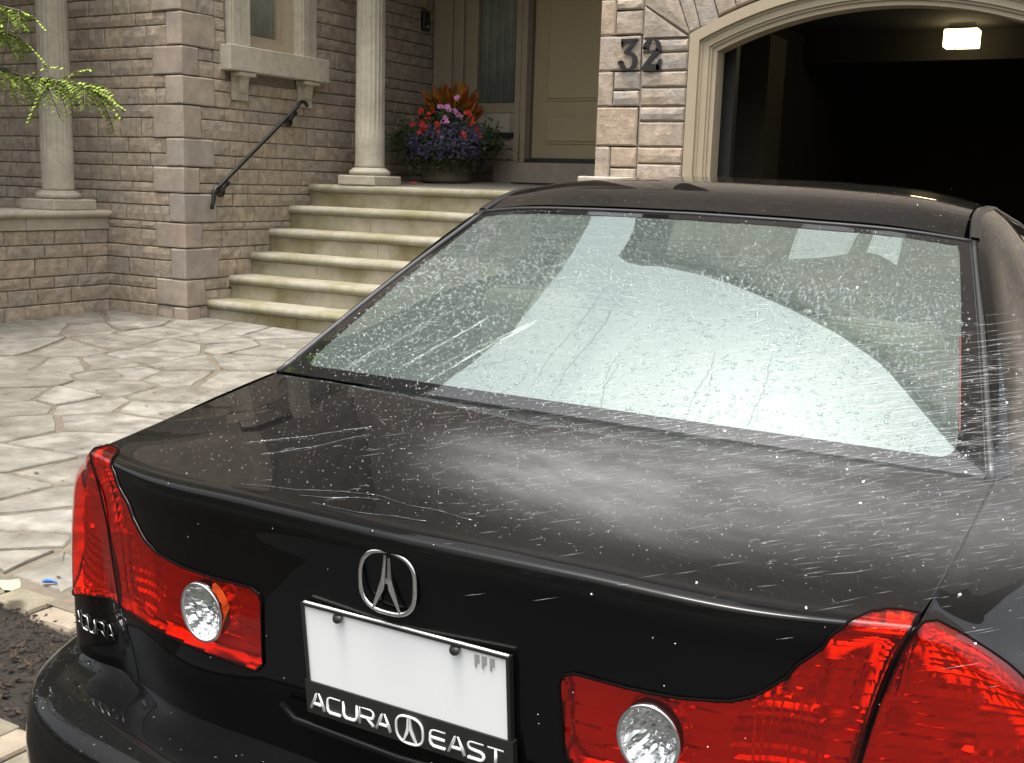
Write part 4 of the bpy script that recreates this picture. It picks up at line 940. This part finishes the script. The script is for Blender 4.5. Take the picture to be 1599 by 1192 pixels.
# wheels
for sd in (1, -1):
    for wy in (.93, 3.60):
        cxw = .765*sd; prof = [(-.105, .20), (-.105, .27), (-.09, .305), (-.05, .315), (.05, .315), (.09, .305), (.105, .27), (.105, .20)]
        V = []; F = []; n = 36
        for a, r in prof: V += [(cxw+a*sd, wy+r*math.cos(2*PI*k/n), .31+r*math.sin(2*PI*k/n)) for k in range(n)]
        for i in range(len(prof)-1):
            for k in range(n): F.append((i*n+k, i*n+(k+1) % n, (i+1)*n+(k+1) % n, (i+1)*n+k))
        mb = MB(); mb.add(V, F, True); w = mb.build('wheel', M_TYRE, CAR)
        mb = MB()
        for k in range(5):
            a = 2*PI*k/5; e = Vector((0, math.cos(a), math.sin(a))); c0 = Vector((cxw+.085*sd, wy, .31))
            mb.tube([c0, c0+e*.21], .025, 8, radii=[.04, .022])
        mb.tube([(cxw+.06*sd, wy, .31), (cxw+.10*sd, wy, .31)], .05, 16); mb.lathe([(0, 0)], n=3) if False else None
        V = []; F = []
        for a, r in ((.0, .20), (.09, .205), (.10, .215), (.095, .225)): V += [(cxw+a*sd, wy+r*math.cos(2*PI*k/n), .31+r*math.sin(2*PI*k/n)) for k in range(n)]
        for i in range(3):
            for k in range(n): F.append((i*n+k, i*n+(k+1) % n, (i+1)*n+(k+1) % n, (i+1)*n+k))
        mb.add(V, F, True); mb.build('rim', pmat('alloy', (.5, .5, .5), .3, metal=1), w)
# underside and cabin floor keep light from leaking through
MB().box(-.70, .70, .25, 4.3, .20, .24).build('underbody', M_BLACKTRIM, CAR)
# interior
MB().prism([(.55, .98), (1.12, 1.00), (1.12, .96), (.55, .94)], lambda a, b, d: (d, a, b), -.60, .60).build('parcel_shelf', M_SHELF, CAR)
def seatback(x0, x1, y, z0, z1, lean, head):
    prof = [(0, 0), (.10, 0), (.12+lean*.5, (z1-z0)*.5), (.10+lean, z1-z0-.03), (.05+lean, z1-z0), (.01+lean, z1-z0-.03), (-.02+lean*.5, (z1-z0)*.5)]
    s = MB().prism(prof, lambda a, b, d: (d, y-a, z0+b), x0, x1).build('seat', M_SEAT, CAR)
    for hx in head:
        mb = MB().box(hx-.125, hx+.125, y-lean-.12, y-lean-.02, z1+.03, z1+.21, .035); mb.tube([(hx-.05, y-lean-.06, z1-.02), (hx-.05, y-lean-.06, z1+.06)], .007, 6); mb.tube([(hx+.05, y-lean-.06, z1-.02), (hx+.05, y-lean-.06, z1+.06)], .007, 6)
        mb.build('headrest', M_SEAT, s)
seatback(-.60, .60, 1.32, .5, .98, .14, (-.36, .36))
seatback(-.62, -.12, 2.25, .45, 1.05, .16, (-.37,)); seatback(.12, .62, 2.25, .45, 1.05, .16, (.37,))
MB().box(-.68, .68, 3.1, 3.6, .6, .98, .05).build('dashboard', M_SHELF, CAR)
mb = MB(); c0 = Vector((-.37, 2.9, .95)); R2 = [(c0+Vector((.185*math.cos(a), .08*math.sin(a), .17*math.sin(a)))) for a in lin(0, 2*PI, 28)]; mb.tube(R2, .014, 6, cap=False); mb.build('steering_wheel', M_SHELF, CAR)
MB().box(-.11, .11, 2.72, 2.76, 1.23, 1.29, .01).build('rear_mirror', M_SHELF, CAR)

# ---- tail lamps
def polymesh(G, poly, off, du, dv, side, relief=None, flat=False, hole=None):
    K = .5   # scale so that cells stay roughly square in the triangulation
    pts = []; 
    for a, b in zip(poly, poly[1:]+poly[:1]):
        m = max(1, int(max(abs(b[0]-a[0])/du, abs(b[1]-a[1])/dv)))
        pts += [(a[0]+(b[0]-a[0])*i/m, a[1]+(b[1]-a[1])*i/m) for i in range(m)]
    n = len(pts); edges = [(i, (i+1) % n) for i in range(n)]
    if hole:
        k0 = len(pts); pts += hole; edges += [(k0+i, k0+(i+1) % len(hole)) for i in range(len(hole))]
    us = [p[0] for p in poly]; vs_ = [p[1] for p in poly]; u = min(us)+du*.5
    inner = []
    while u < max(us):
        v = min(vs_)+dv*.5
        while v < max(vs_):
            if inpoly((u, v), poly) and min((u-a)**2/du**2+(v-b)**2/dv**2 for a, b in pts) > .2: inner.append((u, v))
            v += dv
        u += du
    r = delaunay_2d_cdt([Vector((a, b*K)) for a, b in pts+inner], edges, [], 0, 1e-7)
    V = []
    for q in r[0]:
        uu, vv = q[0], q[1]/K; p = S(G, uu, vv); nn = SN(G, uu, vv); o_ = off+(relief(uu, vv) if relief else 0)
        s_ = 1 if nn[1]*-1+nn[0]*.8+nn[2]*.4 > 0 else -1
        V.append(((p[0]+nn[0]*s_*o_)*side, p[1]+nn[1]*s_*o_, p[2]+nn[2]*s_*o_))
    mb = MB(); keep = []
    for f_ in r[2]:
        cu = sum(r[0][q][0] for q in f_)/len(f_); cv = sum(r[0][q][1] for q in f_)/len(f_)/K
        if inpoly((cu, cv), poly) and not (hole and inpoly((cu, cv), hole)): keep.append(tuple(f_))
    mb.add(V, keep, not flat); return mb
def hsh(a, b): return (math.sin(a*127.1+b*311.7)*43758.5453) % 1
def nz2(a, b): return .5+.25*math.sin(a*1.7+b*.9)+.25*math.sin(a*.6-b*2.3+1)
def relief_in(u, v):
    """moulded reflector: stepped ledges that face the sky, a ribbed bowl in the middle, flat field inboard"""
    d = math.hypot((u-2.30)/.40, (v-8.25)/.68)
    if d < 1: return -.010*(1-d*d)+.0022*abs((u*24) % 2-1)-.003*((v*6) % 1)
    if u > 1.95 and v < 7.7 and v > 5.2: return -.009*((1-v*5.5) % 1)*nz2(u*9, v)+.002*abs((u*20) % 2-1)
    if u > 1.95: return -.006*((1-v*6) % 1)*nz2(u*7, v)
    return -.003*((1-v*4-u*.6) % 1)*nz2(u*4, v*3)
def relief_out(u, v):
    if v < 2.4: return -.009*((1-v*5) % 1)*nz2(u*3, v*2)+.002*abs((u*7) % 2-1)
    d = math.hypot((u-5.7)/1.5, (v-3.6)/.62)
    if d < 1: return -.009*(1-d*d)+.0025*abs((u*6) % 2-1)-.003*((v*6) % 1)
    return -.006*((1-v*6) % 1)*nz2(u*3, v*3)
for sd in (-1, 1):
    circ = [(1.456+.172*math.cos(a), 8.45+.435*math.sin(a)) for a in lin(0, 2*PI, 32)[:-1]]
    lens = polymesh(TRUNK, LAMP_IN, .0025, .07, .16, sd, hole=circ); 
    # cut the round window for the reversing lamp
    me_v = lens.v
    lo = lens.build('tail_lamp', M_REDLENS, CAR, fixn=True)
    polymesh(TRUNK, [(min(u, 2.972), v) for u, v in LAMP_IN], -.014, .026, .05, sd, relief_in, True, hole=circ).build('reflector', M_REDIN, lo)
    polymesh(TRUNK, circ, .0050, .05, .12, sd).build('clear_lens', M_CLEAR, lo)
    def bowl(u, v):
        a, b = (u-1.456)/.172, (v-8.45)/.435; d = min(1, math.hypot(a, b)); t = math.atan2(b, a)
        return -.026*(1-d*d)+.0026*math.sin(t*12)*d+(.006 if d < .28 else 0)*(1-d/.28 if d < .28 else 0)+.0012*(((u*34+v*3) % 1)+((v*13-u*9) % 1))*(d > .45)
    polymesh(TRUNK, circ, .0015, .016, .035, sd, bowl, True).build('clear_reflector', M_SILVER, lo)
    rp = []
    for u, v in circ+circ[:1]:
        p = S(TRUNK, u, v); nn = SN(TRUNK, u, v); s_ = -1 if nn[1] > 0 else 1; rp.append(((p[0]+nn[0]*s_*.004)*sd, p[1]+nn[1]*s_*.004, p[2]+nn[2]*s_*.004))
    mb = MB(); mb.tube(rp, .0028, 6, cap=False); mb.build('lamp_ring', M_CHROME, lo)
    oo = polymesh(BODY, LAMP_OUT, .0025, .16, .16, sd).build('tail_lamp', M_REDLENS, CAR)
    polymesh(BODY, LAMP_OUT, -.014, .08, .055, sd, relief_out, True).build('reflector', M_REDIN, oo)
    # dark inner edge that frames each lamp
    for G, P, par in ((TRUNK, LAMP_IN, lo), (BODY, LAMP_OUT, oo)):
        D = dens(P+P[:1], 5); mb = MB(); V = []
        for u, v in D:
            p = S(G, u, v); nn = SN(G, u, v); s_ = 1 if nn[1]*-1+nn[0]*.8+nn[2]*.4 > 0 else -1
            for o_ in (.0022, -.016): V.append(((p[0]+nn[0]*s_*o_)*sd, p[1]+nn[1]*s_*o_, p[2]+nn[2]*s_*o_))
        mb.add(V, [(2*i, 2*i+2, 2*i+3, 2*i+1) for i in range(len(D)-1)]); mb.build('housing', M_REDIN, par)
        mb = MB(); mb.tube(V[0::2], .0017, 6, cap=False); mb.build('lamp_edge', M_LAMPBLACK, par)

# ---- badge, plate, lettering
def sup(a, rx, rz, e=.72): c, s = math.cos(a), math.sin(a); return rx*math.copysign(abs(c)**e, c), rz*math.copysign(abs(s)**e, s)
def emblem(mb, cx, cz, k, fy, r, solid):
    mb.tube([(cx+sup(a, .0405*k, .0395*k)[0], fy(cz+sup(a, .0405*k, .0395*k)[1]), cz+sup(a, .0405*k, .0395*k)[1]) for a in lin(0, 2*PI, 40)], r, 8, cap=False)
    for s in (-1, 1):
        P = [(.0012, .037), (.0045, .037), (.0075, .006), (.0215, -.036), (.0185, -.0365), (.0035, -.008), (.0012, .004)]
        P = [(cx+s*a*k, cz+b*k) for a, b in P]
        mb.prism(P if s > 0 else P[::-1], lambda a, b, d: (a, fy(b)+d, b), -r*.9, r*.6)
    mb.prism([(cx+a*k, cz+b*k) for a, b in ((-.006, -.001), (.006, -.001), (.008, .006), (-.008, .006))], lambda a, b, d: (a, fy(b)+d, b), -r*.5, r*.5)
mb = MB(); emblem(mb, -.003, .930, 1.0, lambda z: .0165+.06*max(0, .93-z), .0032, True); mb.build('badge', M_CHROME, CAR)
py = lambda z: .0265+(.87-z)*.135
PF = thing('license_plate', 'blank bright white license plate in a black dealer frame on the trunk', 'license plate', (0, 0, 0)); PF.parent = CAR; del WM[PF.name]
del PF['category'], PF['label']
def slab(mb, x0, x1, z0, z1, d0, d1): mb.prism([(x0, z0), (x1, z0), (x1, z1), (x0, z1)], lambda a, b, d: (a, py(b)+d, b), d0, d1)
mb = MB(); slab(mb, -.140, .163, .715, .872, 0, .004); mb.build('plate_sheet', M_PLATE, PF)
mb = MB(); slab(mb, -.146, .169, .708, .7565, -.003, .008); slab(mb, -.143, .166, .8675, .871, -.0025, .008); slab(mb, -.143, -.1385, .7565, .8675, -.0025, .008); slab(mb, .1615, .166, .7565, .8675, -.0025, .008)
fr = mb.build('plate_frame', M_PLFRAME, PF)
for x in (-.083, .092):
    mb = MB(); mb.tube([(x, py(.863)-.003, .863), (x, py(.863)-.0038, .8635)], .0075, 14)
    mb.build('plate_screw', M_PLFRAME, PF)
mb = MB()
for x in (.118, .128, .139): slab(mb, x, x+.006, .852, .863, -.0015, .0); slab(mb, x, x+.002, .846, .852, -.0015, 0)
mb.build('sticker', pmat('grey_print', (.35, .36, .33), .5), PF)
GLY = {'A': [[(0, 0), (.42, 1), (.58, 1), (1, 0)], [(.2, .30), (.8, .30)]],
       'C': [[(1, .98), (.22, .98), (.06, .88), (0, .7), (0, .3), (.06, .12), (.22, .02), (1, .02)]],
       'U': [[(0, 1), (0, .3), (.06, .12), (.22, .02), (.78, .02), (.94, .12), (1, .3), (1, 1)]],
       'R': [[(0, 0), (0, .98), (.78, .98), (.95, .9), (1, .74), (.95, .52), (.8, .42), (.05, .42)], [(.55, .42), (1, 0)]],
       'E': [[(1, .98), (.25, .98), (.07, .88), (0, .7), (0, .3), (.07, .12), (.25, .02), (1, .02)], [(.04, .5), (.95, .5)]],
       'S': [[(.98, .98), (.22, .98), (.06, .92), (0, .76), (.06, .6), (.22, .53), (.78, .48), (.94, .4), (1, .25), (.94, .1), (.78, .02), (.0, .02)]],
       'T': [[(0, .98), (1, .98)], [(.5, .98), (.5, 0)]]}
def letters(mb, txt, x0, x1, fn, r, gap=.22):
    w = (x1-x0)/(len(txt)+gap*(len(txt)-1))
    for i, ch in enumerate(txt):
        for st in GLY[ch]: mb.tube([fn(x0+i*w*(1+gap)+a*w, b) for a, b in st], r, 6)
mb = MB(); ft = lambda x, b: (x, py(.72)-.0040, .7175+b*.0235)
letters(mb, 'ACURA', -.137, -.010, ft, .0023); letters(mb, 'EAST', .050, .156, ft, .0023)
emblem(mb, .0195, .729, .50, lambda z: py(z)-.0040, .0017, True); mb.build('frame_lettering', M_LETTER, fr)
# trunk badge letters on the corner panel under the left lamp
mb = MB()
ARC = [(0, 3.05)]
for k in range(140):
    u0 = 3.05+k*.025; ARC.append((ARC[-1][0]+math.dist(S(BODY, u0, 4.85), S(BODY, u0+.025, 4.85)), u0+.025))
def fb(x, b):
    a = .168-.106*x; u = next(q[1] for q in ARC if q[0] >= a); v = 4.70+(1-b)*.30; p = S(BODY, u, v); n = SN(BODY, u, v); s_ = 1 if n[1] < 0 else -1
    return (-(p[0]+n[0]*s_*.002), p[1]+n[1]*s_*.002, p[2]+n[2]*s_*.002)
letters(mb, 'ACURA', 0, 1, fb, .0014); mb.build('corner_lettering', M_CHROME, CAR)
# plate recess lip
mb = MB(); mb.tube([(-.20, .058, .700), (-.17, .050, .688), (0, .046, .684), (.17, .050, .688), (.20, .058, .700)], .005, 8); mb.build('recess_lip', M_BLACKP, CAR)

# ------------------------------------------------------------------ water on the car and in the air
M_DROP = glassmat('water_bead', (.80, .84, .83), ior=1.6)
M_BEAD = glassmat('paint_bead', (.80, .84, .83), ior=1.45)
M_SPRAY = bpy.data.materials.new('spray_water'); M_SPRAY.use_nodes = True
_b = M_SPRAY.node_tree.nodes['Principled BSDF']; _b.inputs['Base Color'].default_value = (.93, .95, .96, 1); _b.inputs['Roughness'].default_value = .15; _b.inputs['Specular IOR Level'].default_value = 1.0
class Surf:
    """pre-sampled surface: quick point and normal look-up"""
    def __init__(s, G, u1, v1, n=56, v0=0):
        s.u1, s.v0, s.v1, s.n = u1, v0, v1, n
        s.P = [[S(G, u1*i/n, v0+(v1-v0)*j/n) for i in range(n+1)] for j in range(n+1)]
        s.N = [[SN(G, u1*i/n, v0+(v1-v0)*j/n) for i in range(n+1)] for j in range(n+1)]
    def __call__(s, u, v):
        a, b = min(u/s.u1, .9999)*s.n, min(max((v-s.v0)/(s.v1-s.v0), 0), .9999)*s.n; i, j = int(a), int(b); f, g = a-i, b-j
        def mix(T): return [(T[j][i][k]*(1-f)+T[j][i+1][k]*f)*(1-g)+(T[j+1][i][k]*(1-f)+T[j+1][i+1][k]*f)*g for k in range(3)]
        p, n = Vector(mix(s.P)), Vector(mix(s.N)).normalized()
        if n.z < 0: n = -n
        return p, n
SG, SD, SR = Surf(GLASS, 3, 2), Surf(TRUNK, 3, 3.2), Surf(ROOF, 3, 3)
rr = random.Random(77)
def bead(mb, p, n, r, h, sd, run=0):
    """low dome, stretched downhill by run"""
    t = n.orthogonal().normalized(); w = n.cross(t); dn = Vector((0, -1, 0)); dn = (dn-n*dn.dot(n)).normalized(); m = 7; V = []; a0 = rr.uniform(0, 1)
    for q, z in ((1, 0), (.78, .62), (.38, .93)):
        for k in range(m):
            a = a0+2*PI*k/m; e = (t*math.cos(a)+w*math.sin(a))*r*q*(1+.12*math.sin(2*a+a0*9)); e += dn*run*max(0, e.dot(dn))/r; c = p+e+n*h*z; V.append((c.x*sd, c.y, c.z))
    c = p+n*h; V.append((c.x*sd, c.y, c.z)); F = []
    for j in (0, 1):
        for k in range(m): F.append((j*m+k, j*m+(k+1) % m, (j+1)*m+(k+1) % m, (j+1)*m+k))
    F += [(2*m+k, 2*m+(k+1) % m, 3*m) for k in range(m)]
    if sd < 0: F = [f[::-1] for f in F]
    mb.add(V, F, True)
def wet(name, label, surf, n, dens, rs, umax, v0, v1, hf=.5):
    mb = MB(); c = 0; tries = 0
    while c < n and tries < n*8:
        tries += 1
        sd = rr.choice((-1, 1)); u = rr.uniform(0, umax); v = rr.uniform(v0, v1)
        if rr.random() > dens(sd*u, v): continue
        p, nn = surf(u, v); r = rs(sd*u, v); bead(mb, p+nn*.0004, nn, r, r*hf, sd, rr.uniform(0, .3)*r); c += 1
    o = link(name, mb.mesh(name), M_DROP if surf is SG else M_BEAD); o.matrix_world = cm; return tag(o, label, 'water drops', kind='stuff')
def gr(u, v): return .0008+.0016*rr.random()**2.5+(.0026*rr.random() if rr.random() < .2 and v < 1.3 else 0)
def gd(u, v): return .45+.55*math.exp(-((v-1.15)/.42)**2)*(1 if abs(u) < 2.4 else .5)
wet('glass_drops', 'water drops beaded all over the rear window', SG, 21000, gd, gr, 2.9, .03, 1.98, .5)
wet('deck_drops', 'small water beads scattered on the boot lid near the rear window', SD, 2000, lambda u, v: (1 if v < .9 else .35)*(1 if u < .6 else .25), lambda u, v: .0007+.0012*rr.random()**2.5, 2.95, .06, 2.9, .4)
wet('roof_drops', 'tiny water beads on the rear of the roof', SR, 500, lambda u, v: 1, lambda u, v: .0007+.0009*rr.random(), 2.9, .1, 2.9, .5)
SB = Surf(BUMPER, 10, 3.4, 40, .6)
wet('bumper_drops', 'water beads on the shelf of the rear bumper', SB, 420, lambda u, v: 1, lambda u, v: .0008+.0022*rr.random()**2, 9, .7, 3.2, .4)
# rivulets running down the glass and lines of water on the boot lid
mb = MB()
def rivulet(surf, sd, u, v, v2, w, wig, du):
    pts = []; n = 26; ph = rr.uniform(0, 9)
    for k in range(n+1):
        f = k/n; uu = u+du*f+wig*math.sin(ph+f*rr.uniform(8, 9))*.5+rr.gauss(0, wig*.15); sdd = sd
        if uu < 0: uu, sdd = -uu, -sd
        p, nn = surf(min(uu, 2.9), v+(v2-v)*f); pts.append(((p.x)*sdd, p.y+nn.y*.0003, p.z+nn.z*.0003))
    mb.tube(pts, w, 5, radii=[w*(.3+.7*min(1, 3*(1-abs(2*k/n-1))))*rr.uniform(.7, 1.25) for k in range(n+1)])
for k in range(16):
    sd, u0 = -1, rr.uniform(1.2, 2.3); rivulet(SG, -1, u0, .06+rr.random()*.1, .35+rr.random()*.4, rr.uniform(.0006, .0013), .012, -rr.uniform(.5, .8))
for k in range(8):
    x = rr.gauss(.2, 1.0); sd = 1 if x > 0 else -1; v = rr.uniform(.25, 1.15); rivulet(SG, sd, abs(x), v, max(.02, v-rr.uniform(.25, .9)), rr.uniform(.0005, .0011), .03, rr.uniform(-.06, .06)*sd-.12*sd*(x < 0))
for u, v, u2, v2 in ((-1.72, 1.78, -1.02, .95), (-1.35, 1.85, -.95, 1.15), (-1.45, 1.95, -1.3, 1.7), (-1.2, 2.95, -.35, 2.45), (-.75, 2.9, -.3, 2.55), (-.62, 3.1, .1, 2.85), (-.35, 2.45, .3, 2.6)):
    pts = []
    for k in range(25):
        f = k/24; uu, vv = u+(u2-u)*f, v+(v2-v)*f+.05*math.sin(7*f+u)*(1-abs(2*f-1)); p, nn = SD(abs(uu), vv); pts.append((math.copysign(p.x, uu), p.y, p.z+.0004))
    mb.tube(pts, .002, 6, radii=[.0016*rr.uniform(.4, 1.3) for _ in pts])
o = link('rivulets', mb.mesh('rivulets'), M_DROP); o.matrix_world = cm; tag(o, 'thin runs of water on the rear window and boot lid', 'water', kind='stuff')

# spray from a hose held beyond the right edge: fine streaks fanning over the boot lid and rear window, and a thin veil of mist
SRC = Vector((1.75, .15, 1.52))
def spray_point(r):
    """car-space point and flight direction inside the jet"""
    f = r.random()**.8; tgt = Vector((r.uniform(-.25, .75), r.uniform(.08, .62), 0)); 
    tgt.z = 1.0+.09*tgt.y+(max(0, tgt.y-.5)*.55)
    p = SRC.lerp(tgt, max(f, .3)); d = (tgt-SRC).normalized()
    return p, d, f
mb = MB(); rr = random.Random(31)
def streak(p, d, l, r):
    u = d.orthogonal().normalized(); w = d.cross(u)
    mb.add([p-d*l]+[p+u*r*math.cos(a)+w*r*math.sin(a) for a in (0, 2.094, 4.189)]+[p+d*l], [(0, 2, 1), (0, 3, 2), (0, 1, 3), (4, 1, 2), (4, 2, 3), (4, 3, 1)])
for k in range(2600):
    p, d, f = spray_point(rr)
    if f > .97: d = Vector((-d.x, d.y, abs(d.z)+.3)).normalized()
    d = (d+Vector((rr.gauss(0, .05), rr.gauss(0, .05), rr.gauss(0, .05)))).normalized(); s = rr.random()
    streak(p+Vector((rr.gauss(0, .05), rr.gauss(0, .06), rr.gauss(0, .03)))*f, d, rr.uniform(.001, .011)*(1-.6*s), .0001+.00024*s**4)
for k in range(5200):      # long faint streaks of the fan
    p, d, f = spray_point(rr); d = (d+Vector((rr.gauss(0, .025), rr.gauss(0, .025), rr.gauss(0, .025)))).normalized()
    streak(p+Vector((rr.gauss(0, .06), rr.gauss(0, .08), rr.gauss(0, .035)))*f, d, rr.uniform(.008, .032)*(1 if f < .75 else .8), .00004+.00006*rr.random())
for k in range(5000):      # rebounding drops over the lid
    p = Vector((rr.gauss(.15, .35), rr.uniform(.05, .6), 0)); p.z = 1.0+.09*p.y+abs(rr.gauss(0, .10)); d = rdir(rr, .5)
    streak(p, d, rr.uniform(.0003, .0012), .00012+.0005*rr.random()**3)
o = link('water_spray', mb.mesh('water_spray'), M_SPRAY); o.matrix_world = cm; tag(o, 'fine streaks of water spray flying over the boot lid from the right', 'water spray', kind='stuff')
mb = MB()
for k in range(230):       # bigger drops in the air
    f = rr.random()**1.3; p = SRC.lerp(Vector((.50, .25, 1.05)), f)+Vector((rr.gauss(0, .16), rr.gauss(0, .22), rr.gauss(0, .12)))
    if p.z < 1.0+.1*p.y: continue
    bead(mb, p, rdir(rr), rr.uniform(.0006, .0022), .0016, 1)
for k in range(50):
    p = Vector((rr.uniform(-.3, .6), rr.uniform(-.12, .1), rr.uniform(.75, 1.1))); bead(mb, p, rdir(rr), rr.uniform(.0003, .0008), .0006, 1)
o = link('airborne_drops', mb.mesh('airborne_drops'), M_SPRAY); o.matrix_world = cm; tag(o, 'larger drops of water glinting in the air at the right', 'water drops', kind='stuff')
# mist: two soft ellipsoids of thin droplet cloud, one hugging the lid, one along the jet
mm = bpy.data.materials.new('water_mist'); mm.use_nodes = True; nt = mm.node_tree; nt.nodes.clear(); L_ = nt.links.new
vo = N(nt, 'ShaderNodeVolumePrincipled'); vo.inputs['Color'].default_value = (.95, .96, .97, 1); vo.inputs['Anisotropy'].default_value = 0
tc = N(nt, 'ShaderNodeTexCoord'); mp = N(nt, 'ShaderNodeMapping'); mp.inputs['Scale'].default_value = (1.1, 3.4, 1.2); mp.inputs['Rotation'].default_value = (0, 0, .35)
nz = N(nt, 'ShaderNodeTexNoise'); nz.inputs['Scale'].default_value = 3.2; nz.inputs['Detail'].default_value = 7; nz.inputs['Roughness'].default_value = .65
L_(tc.outputs['Object'], mp.inputs['Vector']); L_(mp.outputs[0], nz.inputs['Vector'])
mr = N(nt, 'ShaderNodeMapRange'); mr.inputs[1].default_value = .40; mr.inputs[2].default_value = .70; mr.inputs[3].default_value = .0; mr.inputs[4].default_value = 1; L_(nz.outputs['Fac'], mr.inputs[0])
ln = N(nt, 'ShaderNodeVectorMath', operation='LENGTH'); L_(tc.outputs['Object'], ln.inputs[0])
fo = N(nt, 'ShaderNodeMapRange', interpolation_type='SMOOTHERSTEP'); fo.inputs[1].default_value = 1; fo.inputs[2].default_value = .15; fo.inputs[3].default_value = 0; fo.inputs[4].default_value = 3.1; L_(ln.outputs['Value'], fo.inputs[0])
mu = N(nt, 'ShaderNodeMath', operation='MULTIPLY'); L_(mr.outputs[0], mu.inputs[0]); L_(fo.outputs[0], mu.inputs[1])
L_(mu.outputs[0], vo.inputs['Density']); ou = N(nt, 'ShaderNodeOutputMaterial'); L_(vo.outputs[0], ou.inputs['Volume'])
for c, r, ry, rz, lb in (((.30, .22, 1.06), (.60, .27, .085), -.08, -.18, 'pale veil of mist drifting low over the boot lid'), ((.16, .17, 1.05), (.40, .16, .045), -.04, -.50, 'curl of mist bouncing off the middle of the boot lid'), ((1.10, .2, 1.30), (.85, .26, .17), -.45, -.1, 'pale jet of mist coming in from the right edge')):
    bm = bmesh.new(); bmesh.ops.create_icosphere(bm, subdivisions=3, radius=1); me = bpy.data.meshes.new('water_mist'); bm.to_mesh(me); bm.free()
    o = link('water_mist', me, mm); o.matrix_world = cm @ (Matrix.Translation(c) @ Matrix.Rotation(rz, 4, 'Z') @ Matrix.Rotation(ry, 4, 'Y') @ Matrix.Diagonal((*r, 1)))
    tag(o, lb, 'mist', kind='stuff')
